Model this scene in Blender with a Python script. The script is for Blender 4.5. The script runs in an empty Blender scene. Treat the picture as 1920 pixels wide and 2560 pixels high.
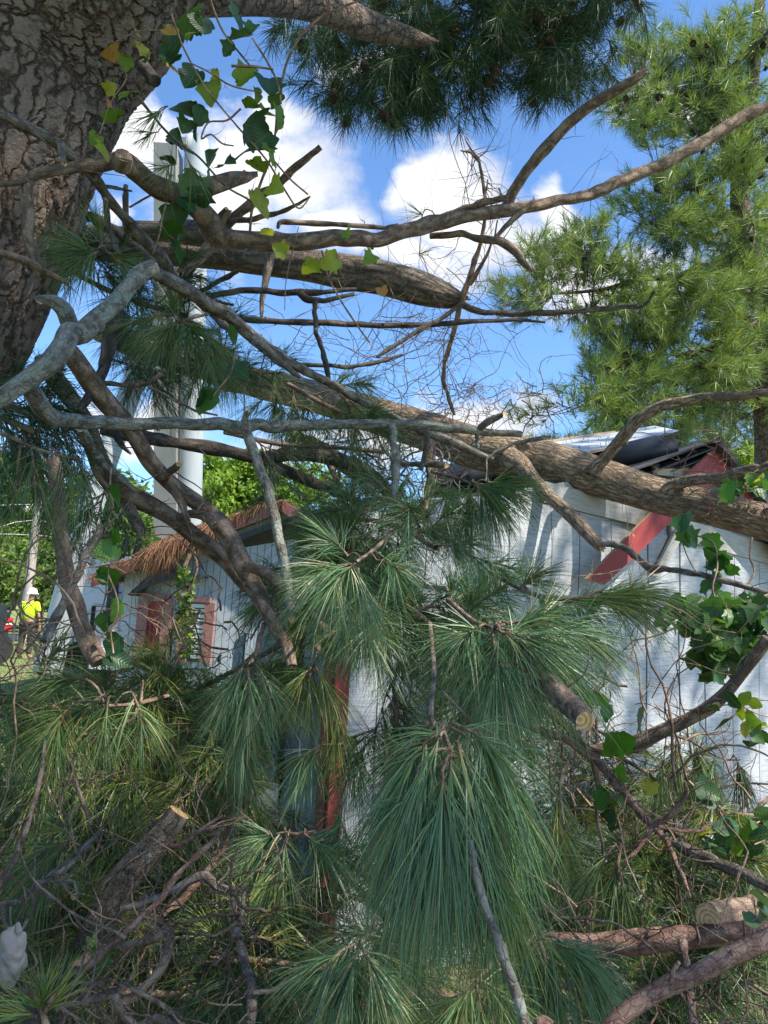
import bpy, math, random
import numpy as np
from mathutils import Vector, Matrix
R = np.random.RandomState(7)
random.seed(7)
sc = bpy.context.scene
rad = math.radians

# ---------------------------------------------------------------- camera, sky, sun, exposure
CAM = Vector((0.0, 0.0, 1.6)); FPX = 1849.0; PITCH = 8.0; ROLL = 3.0
_r0 = Vector((1, 0, 0)); _f = Vector((0, math.cos(rad(PITCH)), math.sin(rad(PITCH)))); _u0 = _r0.cross(_f)
_r = _r0 * math.cos(rad(ROLL)) + _u0 * math.sin(rad(ROLL)); _u = _u0 * math.cos(rad(ROLL)) - _r0 * math.sin(rad(ROLL))
cam_d = bpy.data.cameras.new('camera'); cam = bpy.data.objects.new('camera', cam_d)
sc.collection.objects.link(cam); sc.camera = cam
cam_d.sensor_fit = 'VERTICAL'; cam_d.angle = 2 * math.atan(1280 / FPX)
cam_d.clip_start = 0.05; cam_d.clip_end = 3000
M3 = Matrix((_r, _u, -_f)).transposed(); cam.matrix_world = Matrix.Translation(CAM) @ M3.to_4x4()

def ray(px, py):
    return _r * ((px - 960) / FPX) - _u * ((py - 1280) / FPX) + _f
def P(px, py, d):
    return CAM + ray(px, py) * d
QO = {'A': (0, 0), 'B': (960, 0), 'C': (0, 800), 'D': (960, 800), 'E': (0, 1660), 'F': (960, 1660)}
KQ = 960 / 1659.0
def Q(q, x, y):
    o = QO[q]; return (o[0] + x * KQ, o[1] + y * KQ)
def PQ(q, x, y, d):
    a = Q(q, x, y); return P(a[0], a[1], d)

SUN_AZ = 118.0; SUN_EL = 50.0           # clockwise from +Y
sdir = Vector((math.sin(rad(SUN_AZ)) * math.cos(rad(SUN_EL)), math.cos(rad(SUN_AZ)) * math.cos(rad(SUN_EL)), math.sin(rad(SUN_EL))))
sd = bpy.data.lights.new('sun', 'SUN'); sd.energy = 5.0; sd.angle = rad(0.5); sd.color = (1.0, 0.93, 0.82)
sun = bpy.data.objects.new('sun', sd); sc.collection.objects.link(sun)
sun.rotation_euler = sdir.to_track_quat('Z', 'Y').to_euler(); sun.location = (0, 0, 30)
sc.view_settings.view_transform = 'Standard'; sc.view_settings.look = 'None'; sc.view_settings.gamma = 1
sc.view_settings.exposure = 1.0
sc.cycles.max_bounces = 6; sc.cycles.diffuse_bounces = 2; sc.cycles.glossy_bounces = 2; sc.cycles.transmission_bounces = 4
sc.cycles.transparent_max_bounces = 8
sc.cycles.use_denoising = True

# ---- node helpers
def NT(mat):
    mat.use_nodes = True; return mat.node_tree
class G:
    """terse node graph builder"""
    def __init__(s, nt): s.nt = nt; s.N = nt.nodes; s.L = nt.links
    def n(s, t, **k):
        n = s.N.new(t)
        for a, b in k.items(): setattr(n, a, b)
        return n
    def put(s, sock, v):
        if isinstance(v, bpy.types.NodeSocket): s.L.new(v, sock)
        elif v is not None:
            if isinstance(v, (tuple, list)) and len(v) == 3 and sock.type == 'RGBA': v = (*v, 1)
            sock.default_value = v
    def math(s, op, a, b=None, c=None, clamp=False):
        n = s.n('ShaderNodeMath', operation=op, use_clamp=clamp)
        for i, v in enumerate((a, b, c)):
            if v is not None: s.put(n.inputs[i], v)
        return n.outputs[0]
    def vmath(s, op, a, b=None):
        n = s.n('ShaderNodeVectorMath', operation=op); s.put(n.inputs[0], a)
        if b is not None:
            if op == 'SCALE': s.put(n.inputs['Scale'], b)
            else: s.put(n.inputs[1], b)
        return n.outputs['Value'] if op in ('LENGTH', 'DOT_PRODUCT') else n.outputs[0]
    def ss(s, v, a, b, lo=0.0, hi=1.0):
        n = s.n('ShaderNodeMapRange', interpolation_type='SMOOTHSTEP')
        s.put(n.inputs[0], v); s.put(n.inputs[1], a); s.put(n.inputs[2], b); s.put(n.inputs[3], lo); s.put(n.inputs[4], hi)
        return n.outputs[0]
    def noise(s, vec, scale, detail=3.0, rough=0.55, dist=0.0):
        n = s.n('ShaderNodeTexNoise'); s.put(n.inputs['Vector'], vec)
        n.inputs['Scale'].default_value = scale; n.inputs['Detail'].default_value = detail
        n.inputs['Roughness'].default_value = rough; n.inputs['Distortion'].default_value = dist
        return n.outputs[0]
    def noisec(s, vec, scale, detail=3.0):
        n = s.n('ShaderNodeTexNoise'); s.put(n.inputs['Vector'], vec); n.inputs['Scale'].default_value = scale
        n.inputs['Detail'].default_value = detail; return n.outputs[1]
    def vor(s, vec, scale, feature='F1', rnd=1.0):
        n = s.n('ShaderNodeTexVoronoi', feature=feature); s.put(n.inputs['Vector'], vec)
        n.inputs['Scale'].default_value = scale; n.inputs['Randomness'].default_value = rnd; return n
    def mapping(s, vec, scale):
        n = s.n('ShaderNodeMapping'); s.put(n.inputs[0], vec); n.inputs['Scale'].default_value = scale; return n.outputs[0]
    def ramp(s, fac, stops, interp='LINEAR'):
        n = s.n('ShaderNodeValToRGB'); s.put(n.inputs[0], fac); e = n.color_ramp.elements; n.color_ramp.interpolation = interp
        while len(e) < len(stops): e.new(0.5)
        for i, (p, c) in enumerate(stops): e[i].position = p; e[i].color = (*c, 1)
        return n.outputs[0]
    def mix(s, f, a, b, mode='MIX'):
        n = s.n('ShaderNodeMix', data_type='RGBA', blend_type=mode); s.put(n.inputs[0], f); s.put(n.inputs[6], a); s.put(n.inputs[7], b)
        return n.outputs[2]

# ---- world: Nishita sky with clouds placed by direction
w = bpy.data.worlds.new('World'); sc.world = w; w.use_nodes = True
w.node_tree.nodes.clear(); g = G(w.node_tree)
sky = g.n('ShaderNodeTexSky', sky_type='NISHITA'); sky.sun_disc = False
sky.sun_elevation = rad(SUN_EL); sky.sun_rotation = rad(SUN_AZ); sky.altitude = 100; sky.dust_density = 0.6; sky.ozone_density = 1.6
gen = g.n('ShaderNodeTexCoord').outputs['Generated']
sep = g.n('ShaderNodeSeparateXYZ'); g.L.new(gen, sep.inputs[0])
ay = g.math('MAXIMUM', g.math('ABSOLUTE', sep.outputs[1]), 0.08)
uu = g.math('DIVIDE', sep.outputs[0], ay); vv = g.math('DIVIDE', sep.outputs[2], ay)
cmb = g.n('ShaderNodeCombineXYZ'); g.L.new(uu, cmb.inputs[0]); g.L.new(vv, cmb.inputs[1])
uv = cmb.outputs[0]
CLOUDS = [(690, 400, 216, 154), (840, 520, 99, 103), (560, 500, 216, 154), (380, 300, 135, 111), (700, 270, 99, 77), (260, 470, 54, 68),
          (1110, 470, 189, 94), (1010, 445, 108, 51), (1200, 560, 225, 111), (1320, 590, 189, 103), (1410, 500, 85, 81), (1530, 690, 234, 111),
          (1000, 640, 243, 77), (1210, 1040, 153, 77), (1120, 1060, 135, 68), (950, 1130, 252, 77), (700, 1160, 162, 60), (330, 1090, 171, 68),
          (900, 190, 99, 43), (1700, 250, 180, 77), (1900, 700, 225, 129), (-300, 500, 270, 172), (2500, 400, 360, 172)]
wn = g.vmath('SCALE', g.vmath('SUBTRACT', g.noisec(uv, 5.0, 8.0), (0.5, 0.5, 0.5)), 0.24)
uvw = g.vmath('ADD', uv, wn)
best = None
for (cx, cy, rx, ry) in CLOUDS:
    d0 = ray(cx, cy); cu, cv = d0.x / d0.y, d0.z / d0.y
    dv = g.vmath('SUBTRACT', uvw, (cu, cv, 0))
    dv = g.vmath('MULTIPLY', dv, (FPX / rx, FPX / ry * 0.95, 0))
    m = g.math('SUBTRACT', 1.0, g.vmath('LENGTH', dv))
    best = m if best is None else g.math('MAXIMUM', best, m)
fb = g.noise(uv, 9.0, 12.0, 0.68)
dens = g.math('ADD', best, g.math('MULTIPLY', g.math('SUBTRACT', fb, 0.5), 1.7))
cov = g.math('POWER', g.ss(dens, -0.22, 0.62), 0.9)
wisp = g.math('MULTIPLY', g.ss(g.noise(g.mapping(uv, (1.0, 2.2, 1)), 3.0, 6.0, 0.6), 0.52, 0.8), 0.35)
cov = g.math('MAXIMUM', cov, wisp)
shade = g.ss(g.math('ADD', g.noise(uv, 5.0, 4.0), g.math('MULTIPLY', dens, 0.12)), 0.4, 0.68)
ccol = g.mix(shade, (3.9, 4.2, 4.9), (6.2, 6.2, 6.3))
skyc = g.mix(1.0, sky.outputs[0], (0.92, 1.22, 1.5), 'MULTIPLY')
col = g.mix(cov, skyc, ccol)
bg = g.n('ShaderNodeBackground'); g.L.new(col, bg.inputs[0]); bg.inputs[1].default_value = 0.10
wo = g.n('ShaderNodeOutputWorld'); g.L.new(bg.outputs[0], wo.inputs[0])

# ---------------------------------------------------------------- materials
MATS = {}
def mat(name, base=(0.5, 0.5, 0.5), rough=0.6, spec=0.5, metal=0.0):
    if name in MATS: return MATS[name]
    m = bpy.data.materials.new(name); nt = NT(m); b = nt.nodes['Principled BSDF']
    b.inputs['Base Color'].default_value = (*base, 1); b.inputs['Roughness'].default_value = rough
    b.inputs['Specular IOR Level'].default_value = spec; b.inputs['Metallic'].default_value = metal
    MATS[name] = m; return m
def new_graph(name):
    m = bpy.data.materials.new(name); MATS[name] = m; nt = NT(m); return m, G(nt), nt.nodes['Principled BSDF'], nt.nodes['Material Output']
def bump(g, b, h, strength=1.0, dist=0.01):
    n = g.n('ShaderNodeBump'); n.inputs['Strength'].default_value = strength; n.inputs['Distance'].default_value = dist
    g.put(n.inputs['Height'], h); g.L.new(n.outputs[0], b.inputs['Normal'])
def mottled(name, c1, c2, scale=8, rough=0.7, bdist=0.002, stretch=(1, 1, 1), spec=0.4, detail=5):
    m, g, b, o = new_graph(name); tc = g.mapping(g.n('ShaderNodeTexCoord').outputs['Object'], stretch)
    f = g.noise(tc, scale, detail, 0.6); g.L.new(g.ramp(f, [(0.3, c1), (0.7, c2)]), b.inputs['Base Color'])
    b.inputs['Roughness'].default_value = rough; b.inputs['Specular IOR Level'].default_value = spec
    bump(g, b, g.noise(tc, scale * 5, 4), 0.6, bdist); return m

def bark(name, c_dark, c_mid, c_light, lichen=0.0, ring=0.0, lich_col=(0.27, 0.30, 0.25), su=44, sv=20, bd=0.006):
    """uv: x = metres round, y = metres along; stretched furrows plus blotches"""
    m, g, b, o = new_graph(name); uvn = g.n('ShaderNodeUVMap').outputs[0]
    oi = g.n('ShaderNodeObjectInfo').outputs['Random']
    off = g.n('ShaderNodeCombineXYZ'); g.L.new(g.math('MULTIPLY', oi, 40.0), off.inputs[2])
    uvn = g.vmath('ADD', uvn, off.outputs[0])
    wp = g.vmath('ADD', uvn, g.vmath('SCALE', g.noisec(uvn, 30, 3), 0.02))
    st = g.mapping(wp, (su, sv, 1))
    f1 = g.noise(st, 1.0, 6, 0.65); cell = g.vor(st, 0.6, 'DISTANCE_TO_EDGE').outputs['Distance']
    h = g.math('ADD', g.math('MULTIPLY', g.ss(cell, 0.0, 0.35), 0.5), g.math('MULTIPLY', f1, 0.8))
    fine = g.noise(wp, 260, 6, 0.72); scal = g.vor(g.mapping(wp, (1.3, .7, 1)), 75, 'DISTANCE_TO_EDGE').outputs['Distance']
    big = g.noise(uvn, 9, 4, 0.6)
    c = g.ramp(h, [(0.32, c_dark), (0.62, c_mid), (0.95, c_light)])
    c = g.mix(g.math('MULTIPLY', g.ss(big, 0.35, 0.7), 0.5), c, tuple(v * 0.62 for v in c_mid))
    c = g.mix(g.ss(fine, 0.35, 0.75, 0.0, 0.35), c, c_light)
    c = g.mix(g.ss(scal, 0.0, 0.10, 0.22, 0.0), c, c_dark)
    pat = g.noise(uvn, 45, 5, 0.7); c = g.mix(g.ss(pat, 0.5, 0.68, 0, 0.5), c, tuple(min(1, v * 1.15) for v in c_light))
    if lichen > 0:
        ln = g.noise(uvn, 34, 5, 0.65, 0.4)
        lm = g.ss(ln, 0.66 - 0.26 * lichen, 0.72 - 0.22 * lichen)
        lc = g.mix(g.noise(uvn, 120, 3), tuple(v * 0.55 for v in lich_col), tuple(min(1, v * 1.35) for v in lich_col))
        c = g.mix(g.math('MULTIPLY', lm, min(1.0, 0.55 + 0.4 * lichen)), c, lc)
    if ring > 0:
        rg = g.noise(g.mapping(uvn, (6, 120, 1)), 1.0, 3, 0.5)
        c = g.mix(g.ss(rg, 0.60, 0.68, 0, ring), c, tuple(v * 0.45 for v in c_mid))
    g.L.new(c, b.inputs['Base Color']); b.inputs['Roughness'].default_value = 0.85; b.inputs['Specular IOR Level'].default_value = 0.25
    bump(g, b, g.math('ADD', g.math('ADD', h, g.math('MULTIPLY', g.ss(scal, 0, .12), .3)), g.math('MULTIPLY', fine, 0.5)), 1.0, bd); return m

bark('bark_grey', (0.045, 0.035, 0.03), (0.16, 0.13, 0.105), (0.34, 0.29, 0.24), 0.25, 0.3)
bark('bark_lichen', (0.06, 0.05, 0.04), (0.18, 0.155, 0.125), (0.34, 0.32, 0.26), 0.6, 0.4)
bark('bark_brown', (0.055, 0.036, 0.026), (0.20, 0.138, 0.10), (0.42, 0.30, 0.215), 0.1, 0.25)
bark('bark_dark', (0.022, 0.018, 0.016), (0.075, 0.06, 0.05), (0.17, 0.135, 0.11), 0.12, 0.1)
bark('bark_red', (0.07, 0.035, 0.025), (0.24, 0.135, 0.10), (0.40, 0.26, 0.20), 0.05, 0.5)
bark('bark_twig', (0.07, 0.04, 0.03), (0.24, 0.155, 0.105), (0.44, 0.30, 0.20), 0.0, 0.0, bd=0.001)
bark('bark_tulip', (0.08, 0.052, 0.035), (0.36, 0.26, 0.17), (0.66, 0.50, 0.34), 0.05, 0.0, su=85, sv=20, bd=0.02)
bark('bark_weathered', (0.045, 0.034, 0.027), (0.17, 0.13, 0.10), (0.34, 0.27, 0.21), 0.3, 0.0, su=55, sv=9, bd=0.014)

def pine_plates(name, disp=True):
    m, g, b, o = new_graph(name); uvn = g.n('ShaderNodeUVMap').outputs[0]
    wp = g.vmath('ADD', uvn, g.vmath('SCALE', g.noisec(uvn, 20, 8), 0.075))
    st = g.mapping(wp, (1.0, 0.52, 1))
    v = g.vor(st, 33, 'DISTANCE_TO_EDGE').outputs['Distance']; vc = g.vor(st, 33, 'F1').outputs['Color']
    v2 = g.vor(g.mapping(wp, (1.0, 0.45, 1)), 46, 'DISTANCE_TO_EDGE').outputs['Distance']
    vb = g.vor(g.mapping(g.vmath('ADD', wp, g.vmath('SCALE', g.noisec(uvn, 6, 4), 0.10)), (1.0, 0.42, 1)), 17, 'DISTANCE_TO_EDGE').outputs['Distance']; msk = g.ss(g.noise(uvn, 9, 3), .38, .6)
    big = g.ss(vb, 0.0, 0.10); sml = g.ss(v, 0.0, 0.16)
    pl = g.math('MULTIPLY', big, g.math('SUBTRACT', 1.0, g.math('MULTIPLY', g.math('MULTIPLY', msk, g.math('SUBTRACT', 1.0, sml)), 0.75))); pl2 = g.ss(v2, 0.0, 0.16)
    f = g.noise(uvn, 90, 6, 0.7); cr = g.noise(g.mapping(uvn, (50, 14, 1)), 1, 5, 0.7)
    sepc = g.n('ShaderNodeSeparateColor'); g.L.new(vc, sepc.inputs[0])
    lay = g.math('MULTIPLY', sepc.outputs[0], 0.3)
    h = g.math('ADD', g.math('MULTIPLY', pl, g.math('ADD', 0.7, lay)), g.math('ADD', g.math('MULTIPLY', g.math('MULTIPLY', pl2, pl), 0.14), g.math('MULTIPLY', f, 0.75)))
    c = g.ramp(g.math('ADD', g.math('MULTIPLY', pl, 0.55), g.math('MULTIPLY', cr, 0.45)), [(0.12, (0.045, 0.029, 0.021)), (0.38, (0.105, 0.073, 0.056)), (0.64, (0.18, 0.135, 0.108)), (0.92, (0.30, 0.24, 0.20))])
    c = g.mix(g.ss(sepc.outputs[1], 0.75, 0.95, 0, 0.4), c, (0.13, 0.07, 0.05))
    c = g.mix(g.ss(f, 0.45, 0.7, 0, 0.5), c, (0.25, 0.22, 0.19)); f3 = g.noise(uvn, 260, 4, .7); c = g.mix(g.ss(f3, .5, .7, 0, .6), c, (0.035, 0.027, 0.023))
    ln = g.noise(uvn, 7, 6, 0.7, 0.3); c = g.mix(g.ss(ln, 0.63, 0.69, 0, 0.75), c, g.mix(g.noise(uvn, 150, 2), (0.22, 0.28, 0.22), (0.45, 0.52, 0.44)))
    g.L.new(c, b.inputs['Base Color']); b.inputs['Roughness'].default_value = 0.9; b.inputs['Specular IOR Level'].default_value = 0.2
    if disp:
        dn = g.n('ShaderNodeDisplacement'); dn.inputs['Midlevel'].default_value = 0.6; dn.inputs['Scale'].default_value = 0.010
        g.L.new(h, dn.inputs['Height']); g.L.new(dn.outputs[0], o.inputs['Displacement'])
        m.displacement_method = 'BOTH'
    else: bump(g, b, h, 1.0, 0.02)
    return m
pine_plates('bark_plates'); pine_plates('bark_plates_flat', False)

def leafy(name, c1, c2, c3=None, rough=0.45, trans=0.35, spec=0.5, tip=None, dead=None):
    """per-blade 'rnd' attribute varies the colour"""
    m, g, b, o = new_graph(name)
    a = g.n('ShaderNodeAttribute', attribute_name='rnd').outputs['Fac']
    st = [(0.0, c1), (0.6, c2), (0.93 if dead else 1.0, c3 or c2)] + ([(0.955, dead)] if dead else [])
    c = g.ramp(a, st)
    if tip:
        a2 = g.n('ShaderNodeUVMap').outputs[0]; sp = g.n('ShaderNodeSeparateXYZ'); g.L.new(a2, sp.inputs[0])
        c = g.mix(g.ss(sp.outputs[1], 0.0, 0.14, 0.75, 0.0), c, tip)
    if name.startswith('leaf_'):
        sp = g.n('ShaderNodeSeparateXYZ'); g.L.new(g.n('ShaderNodeUVMap').outputs[0], sp.inputs[0]); oc = g.n('ShaderNodeTexCoord').outputs['Object']
        vein = g.math('SINE', g.math('MULTIPLY', g.math('SUBTRACT', sp.outputs[1], g.math('MULTIPLY', sp.outputs[0], 0.7)), 52.0))
        mid = g.ss(sp.outputs[0], 0.0, 0.03, 1.0, 0.0)
        c = g.mix(g.math('MAXIMUM', g.ss(vein, 0.9, 1.0, 0, .06), g.math('MULTIPLY', mid, .5)), c, (0.16, 0.22, 0.07))
        c = g.mix(g.ss(g.noise(oc, 60, 4), .62, .7, 0, .6), c, (0.12, 0.08, 0.03)); bump(g, b, g.math('ADD', g.math('MULTIPLY', vein, .25), g.noise(oc, 60, 3)), .5, .002)
    g.L.new(c, b.inputs['Base Color']); b.inputs['Roughness'].default_value = rough; b.inputs['Specular IOR Level'].default_value = spec
    t = g.n('ShaderNodeBsdfTranslucent'); g.L.new(g.mix(1.0, c, (1.5, 1.5, 0.7), 'MULTIPLY'), t.inputs[0])
    mx = g.n('ShaderNodeMixShader'); mx.inputs[0].default_value = trans
    g.L.new(b.outputs[0], mx.inputs[1]); g.L.new(t.outputs[0], mx.inputs[2]); g.L.new(mx.outputs[0], o.inputs[0]); return m
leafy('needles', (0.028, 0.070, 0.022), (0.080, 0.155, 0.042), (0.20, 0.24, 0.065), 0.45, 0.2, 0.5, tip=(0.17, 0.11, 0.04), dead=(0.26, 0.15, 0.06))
leafy('needles_blue', (0.032, 0.088, 0.036), (0.105, 0.200, 0.082), (0.22, 0.30, 0.11), 0.42, 0.2, 0.6, tip=(0.18, 0.14, 0.05), dead=(0.28, 0.2, 0.08))
leafy('needles_olive', (0.049, 0.111, 0.029), (0.119, 0.195, 0.042), (0.392, 0.312, 0.077), 0.4, 0.25, 0.6, tip=(0.350, 0.195, 0.055))
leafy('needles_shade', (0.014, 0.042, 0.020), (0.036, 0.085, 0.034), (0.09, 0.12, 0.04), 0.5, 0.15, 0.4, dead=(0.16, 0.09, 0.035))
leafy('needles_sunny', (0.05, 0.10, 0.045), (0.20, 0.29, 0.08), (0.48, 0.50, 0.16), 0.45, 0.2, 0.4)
leafy('needles_dead', (0.10, 0.045, 0.026), (0.21, 0.105, 0.055), (0.35, 0.21, 0.12), 0.7, 0.1, 0.2)
leafy('leaf_green', (0.018, 0.06, 0.018), (0.04, 0.115, 0.022), (0.08, 0.18, 0.03), 0.38, 0.35, 0.5)
leafy('leaf_dark', (0.02, 0.065, 0.022), (0.04, 0.105, 0.03), (0.08, 0.16, 0.035), 0.4, 0.35, 0.5)
leafy('leaf_bright', (0.035, 0.12, 0.012), (0.065, 0.19, 0.018), (0.12, 0.26, 0.03), 0.4, 0.4, 0.5)
leafy('leaf_yellow', (0.12, 0.22, 0.02), (0.28, 0.33, 0.035), (0.42, 0.34, 0.05), 0.45, 0.45, 0.4)
leafy('leaf_orange', (0.32, 0.17, 0.05), (0.42, 0.20, 0.05), (0.42, 0.28, 0.08), 0.5, 0.35, 0.4)
leafy('tree_leaf_lime', (0.10, 0.20, 0.03), (0.20, 0.31, 0.05), (0.32, 0.42, 0.09), 0.5, 0.45, 0.3)
leafy('tree_leaf_mid', (0.06, 0.12, 0.035), (0.13, 0.20, 0.05), (0.24, 0.29, 0.09), 0.55, 0.4, 0.3)
leafy('grass_blade', (0.06, 0.12, 0.02), (0.12, 0.19, 0.03), (0.24, 0.25, 0.07), 0.6, 0.3, 0.2)

def cut_wood(name, c1, c2):
    m, g, b, o = new_graph(name); uvn = g.n('ShaderNodeUVMap').outputs[0]
    r = g.vmath('LENGTH', g.vmath('ADD', uvn, g.vmath('SCALE', g.noisec(uvn, 12, 2), 0.012)))
    ringv = g.math('SINE', g.math('MULTIPLY', r, 900.0))
    n = g.noise(uvn, 90, 5, 0.7)
    f = g.math('ADD', g.math('MULTIPLY', ringv, 0.22), n)
    g.L.new(g.ramp(f, [(0.25, c1), (0.75, c2)]), b.inputs['Base Color']); b.inputs['Roughness'].default_value = 0.8
    bump(g, b, f, 0.5, 0.002); return m
cut_wood('cut_wood', (0.34, 0.20, 0.08), (0.60, 0.41, 0.20))
cut_wood('torn_wood', (0.42, 0.22, 0.09), (0.74, 0.52, 0.30))

def painted(name, c, dirt, wood=(0.3, 0.2, 0.13), peel=0.0, lines=True):
    m, g, b, o = new_graph(name); tc = g.n('ShaderNodeTexCoord').outputs['Object']; uvn = g.n('ShaderNodeUVMap').outputs[0]
    grain = g.noise(g.mapping(uvn, (9, 90, 1)), 1.0, 5, 0.65)
    grain2 = g.noise(g.mapping(uvn, (120, 4, 1)), 1.0, 4, 0.6)
    blot = g.noise(uvn, 2.3, 5, 0.65); sm = g.noise(uvn, 30, 5, 0.7)
    cc = g.mix(g.ss(grain, 0.45, 0.68, 0, 0.7 if lines else 0.35), c, dirt)
    cc = g.mix(g.ss(grain2, 0.5, 0.8, 0, 0.35), cc, dirt)
    cc = g.mix(g.ss(blot, 0.42, 0.75, 0, 0.6), cc, dirt)
    cc = g.mix(g.ss(sm, 0.6, 0.7, 0, 0.6), cc, tuple(v * 0.6 for v in dirt))
    if peel: cc = g.mix(g.ss(g.noise(g.mapping(uvn, (14, 5, 1)), 1.0, 7, 0.75), 0.66 - peel * .3, 0.70 - peel * .3), cc, wood)
    g.L.new(cc, b.inputs['Base Color']); b.inputs['Roughness'].default_value = 0.62; b.inputs['Specular IOR Level'].default_value = 0.35
    bump(g, b, g.math('ADD', g.math('ADD', grain, grain2), sm), 0.7, 0.0025); return m
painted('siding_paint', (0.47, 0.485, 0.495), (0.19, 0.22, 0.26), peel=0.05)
painted('trim_paint', (0.47, 0.46, 0.42), (0.28, 0.26, 0.22), peel=0.14)
painted('red_paint', (0.31, 0.04, 0.04), (0.18, 0.035, 0.034), (0.40, 0.24, 0.17), peel=0.1, lines=False)
painted('red_faded', (0.30, 0.09, 0.085), (0.16, 0.07, 0.065), (0.28, 0.23, 0.2), peel=0.25)
painted('pink_faded', (0.32, 0.15, 0.135), (0.2, 0.11, 0.10), (0.3, 0.25, 0.21), peel=0.2)
painted('siding_shaded', (0.17, 0.20, 0.23), (0.09, 0.105, 0.125), peel=0.08)  # siding paint darkened: the side wall's shade is put into its colour
painted('grey_siding', (0.44, 0.49, 0.54), (0.30, 0.33, 0.36), peel=0.05)
painted('plywood_white', (0.46, 0.50, 0.53), (0.30, 0.33, 0.35), (0.45, 0.30, 0.18), peel=0.08, lines=False)
painted('raw_wood', (0.50, 0.34, 0.20), (0.30, 0.20, 0.12), (0.6, 0.42, 0.25), peel=0.2)
painted('pole_wood', (0.46, 0.40, 0.36), (0.32, 0.27, 0.24), peel=0.1)
mottled('felt_black', (0.008, 0.011, 0.018), (0.018, 0.024, 0.036), 6, 0.42, 0.003, spec=0.5)
mottled('shingle', (0.03, 0.03, 0.032), (0.09, 0.088, 0.09), 30, 0.9, 0.004)
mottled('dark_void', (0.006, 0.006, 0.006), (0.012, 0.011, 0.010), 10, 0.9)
mottled('tarp_blue', (0.035, 0.055, 0.075), (0.08, 0.115, 0.15), 9, 0.55, 0.01)
mottled('truck_white', (0.72, 0.75, 0.80), (0.80, 0.82, 0.85), 3, 0.3, 0.0005, spec=0.5)
mottled('boom_white', (0.29, 0.32, 0.34), (0.40, 0.43, 0.44), 2.5, 0.35, 0.001, (1, 1, .4))
mottled('boom_grey', (0.185, 0.185, 0.17), (0.25, 0.25, 0.23), 2.5, 0.45, 0.001, (1, 1, .4))
mottled('stripe_tan', (0.62, 0.56, 0.40), (0.7, 0.64, 0.48), 4, 0.4, 0.0005)
mottled('black_metal', (0.012, 0.012, 0.013), (0.03, 0.03, 0.032), 10, 0.4, 0.001)
mottled('nail_steel', (0.12, 0.09, 0.07), (0.22, 0.17, 0.13), 40, 0.5, 0.0005)
mottled('tail_red', (0.5, 0.02, 0.02), (0.62, 0.04, 0.03), 10, 0.25, 0.0)
mottled('car_dark', (0.02, 0.024, 0.03), (0.03, 0.036, 0.045), 4, 0.25, 0.0, spec=0.6)
mottled('tyre', (0.015, 0.015, 0.015), (0.03, 0.03, 0.03), 20, 0.9)
mottled('hivis', (0.55, 0.85, 0.02), (0.68, 0.95, 0.03), 9, 0.8, 0.01)
mottled('trousers', (0.05, 0.045, 0.04), (0.10, 0.085, 0.07), 14, 0.9, 0.006)
mottled('skin', (0.36, 0.17, 0.11), (0.44, 0.23, 0.15), 12, 0.55, 0.001)
mottled('helmet', (0.75, 0.75, 0.73), (0.8, 0.8, 0.78), 9, 0.35, 0.0)
mottled('wire', (0.35, 0.35, 0.35), (0.45, 0.45, 0.45), 9, 0.5, 0.0)
mottled('paper_bag', (0.17, 0.15, 0.135), (0.36, 0.325, 0.295), 14, 0.6, 0.003)
mottled('cone', (0.028, 0.018, 0.014), (0.09, 0.055, 0.038), 60, 0.8, 0.006)
mottled('bud', (0.20, 0.10, 0.06), (0.38, 0.22, 0.13), 60, 0.8, 0.003)
mottled('blind', (0.62, 0.64, 0.66), (0.72, 0.74, 0.76), 6, 0.6, 0.0)
mottled('glass', (0.02, 0.025, 0.03), (0.05, 0.055, 0.06), 3, 0.1, 0.0)
mottled('soil', (0.05, 0.035, 0.024), (0.13, 0.09, 0.06), 7, 0.95, 0.02)
mt, g_, b_, o_ = new_graph('lawn'); tc = g_.n('ShaderNodeTexCoord').outputs['Object']
g_.L.new(g_.mix(g_.ss(g_.noise(tc, 0.35, 6, 0.65), 0.35, 0.65), g_.mix(g_.noise(tc, 30, 4), (0.10, 0.17, 0.035), (0.20, 0.27, 0.06)), (0.24, 0.22, 0.10)), b_.inputs[0])
b_.inputs['Roughness'].default_value = 0.95; bump(g_, b_, g_.noise(tc, 60, 4), 1, 0.03)
mt, g_, b_, o_ = new_graph('gravel'); tc = g_.n('ShaderNodeTexCoord').outputs['Object']
g_.L.new(g_.ramp(g_.noise(tc, 25, 5, 0.7), [(0.3, (0.30, 0.24, 0.17)), (0.7, (0.50, 0.42, 0.32))]), b_.inputs[0]); b_.inputs['Roughness'].default_value = 0.95

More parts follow.
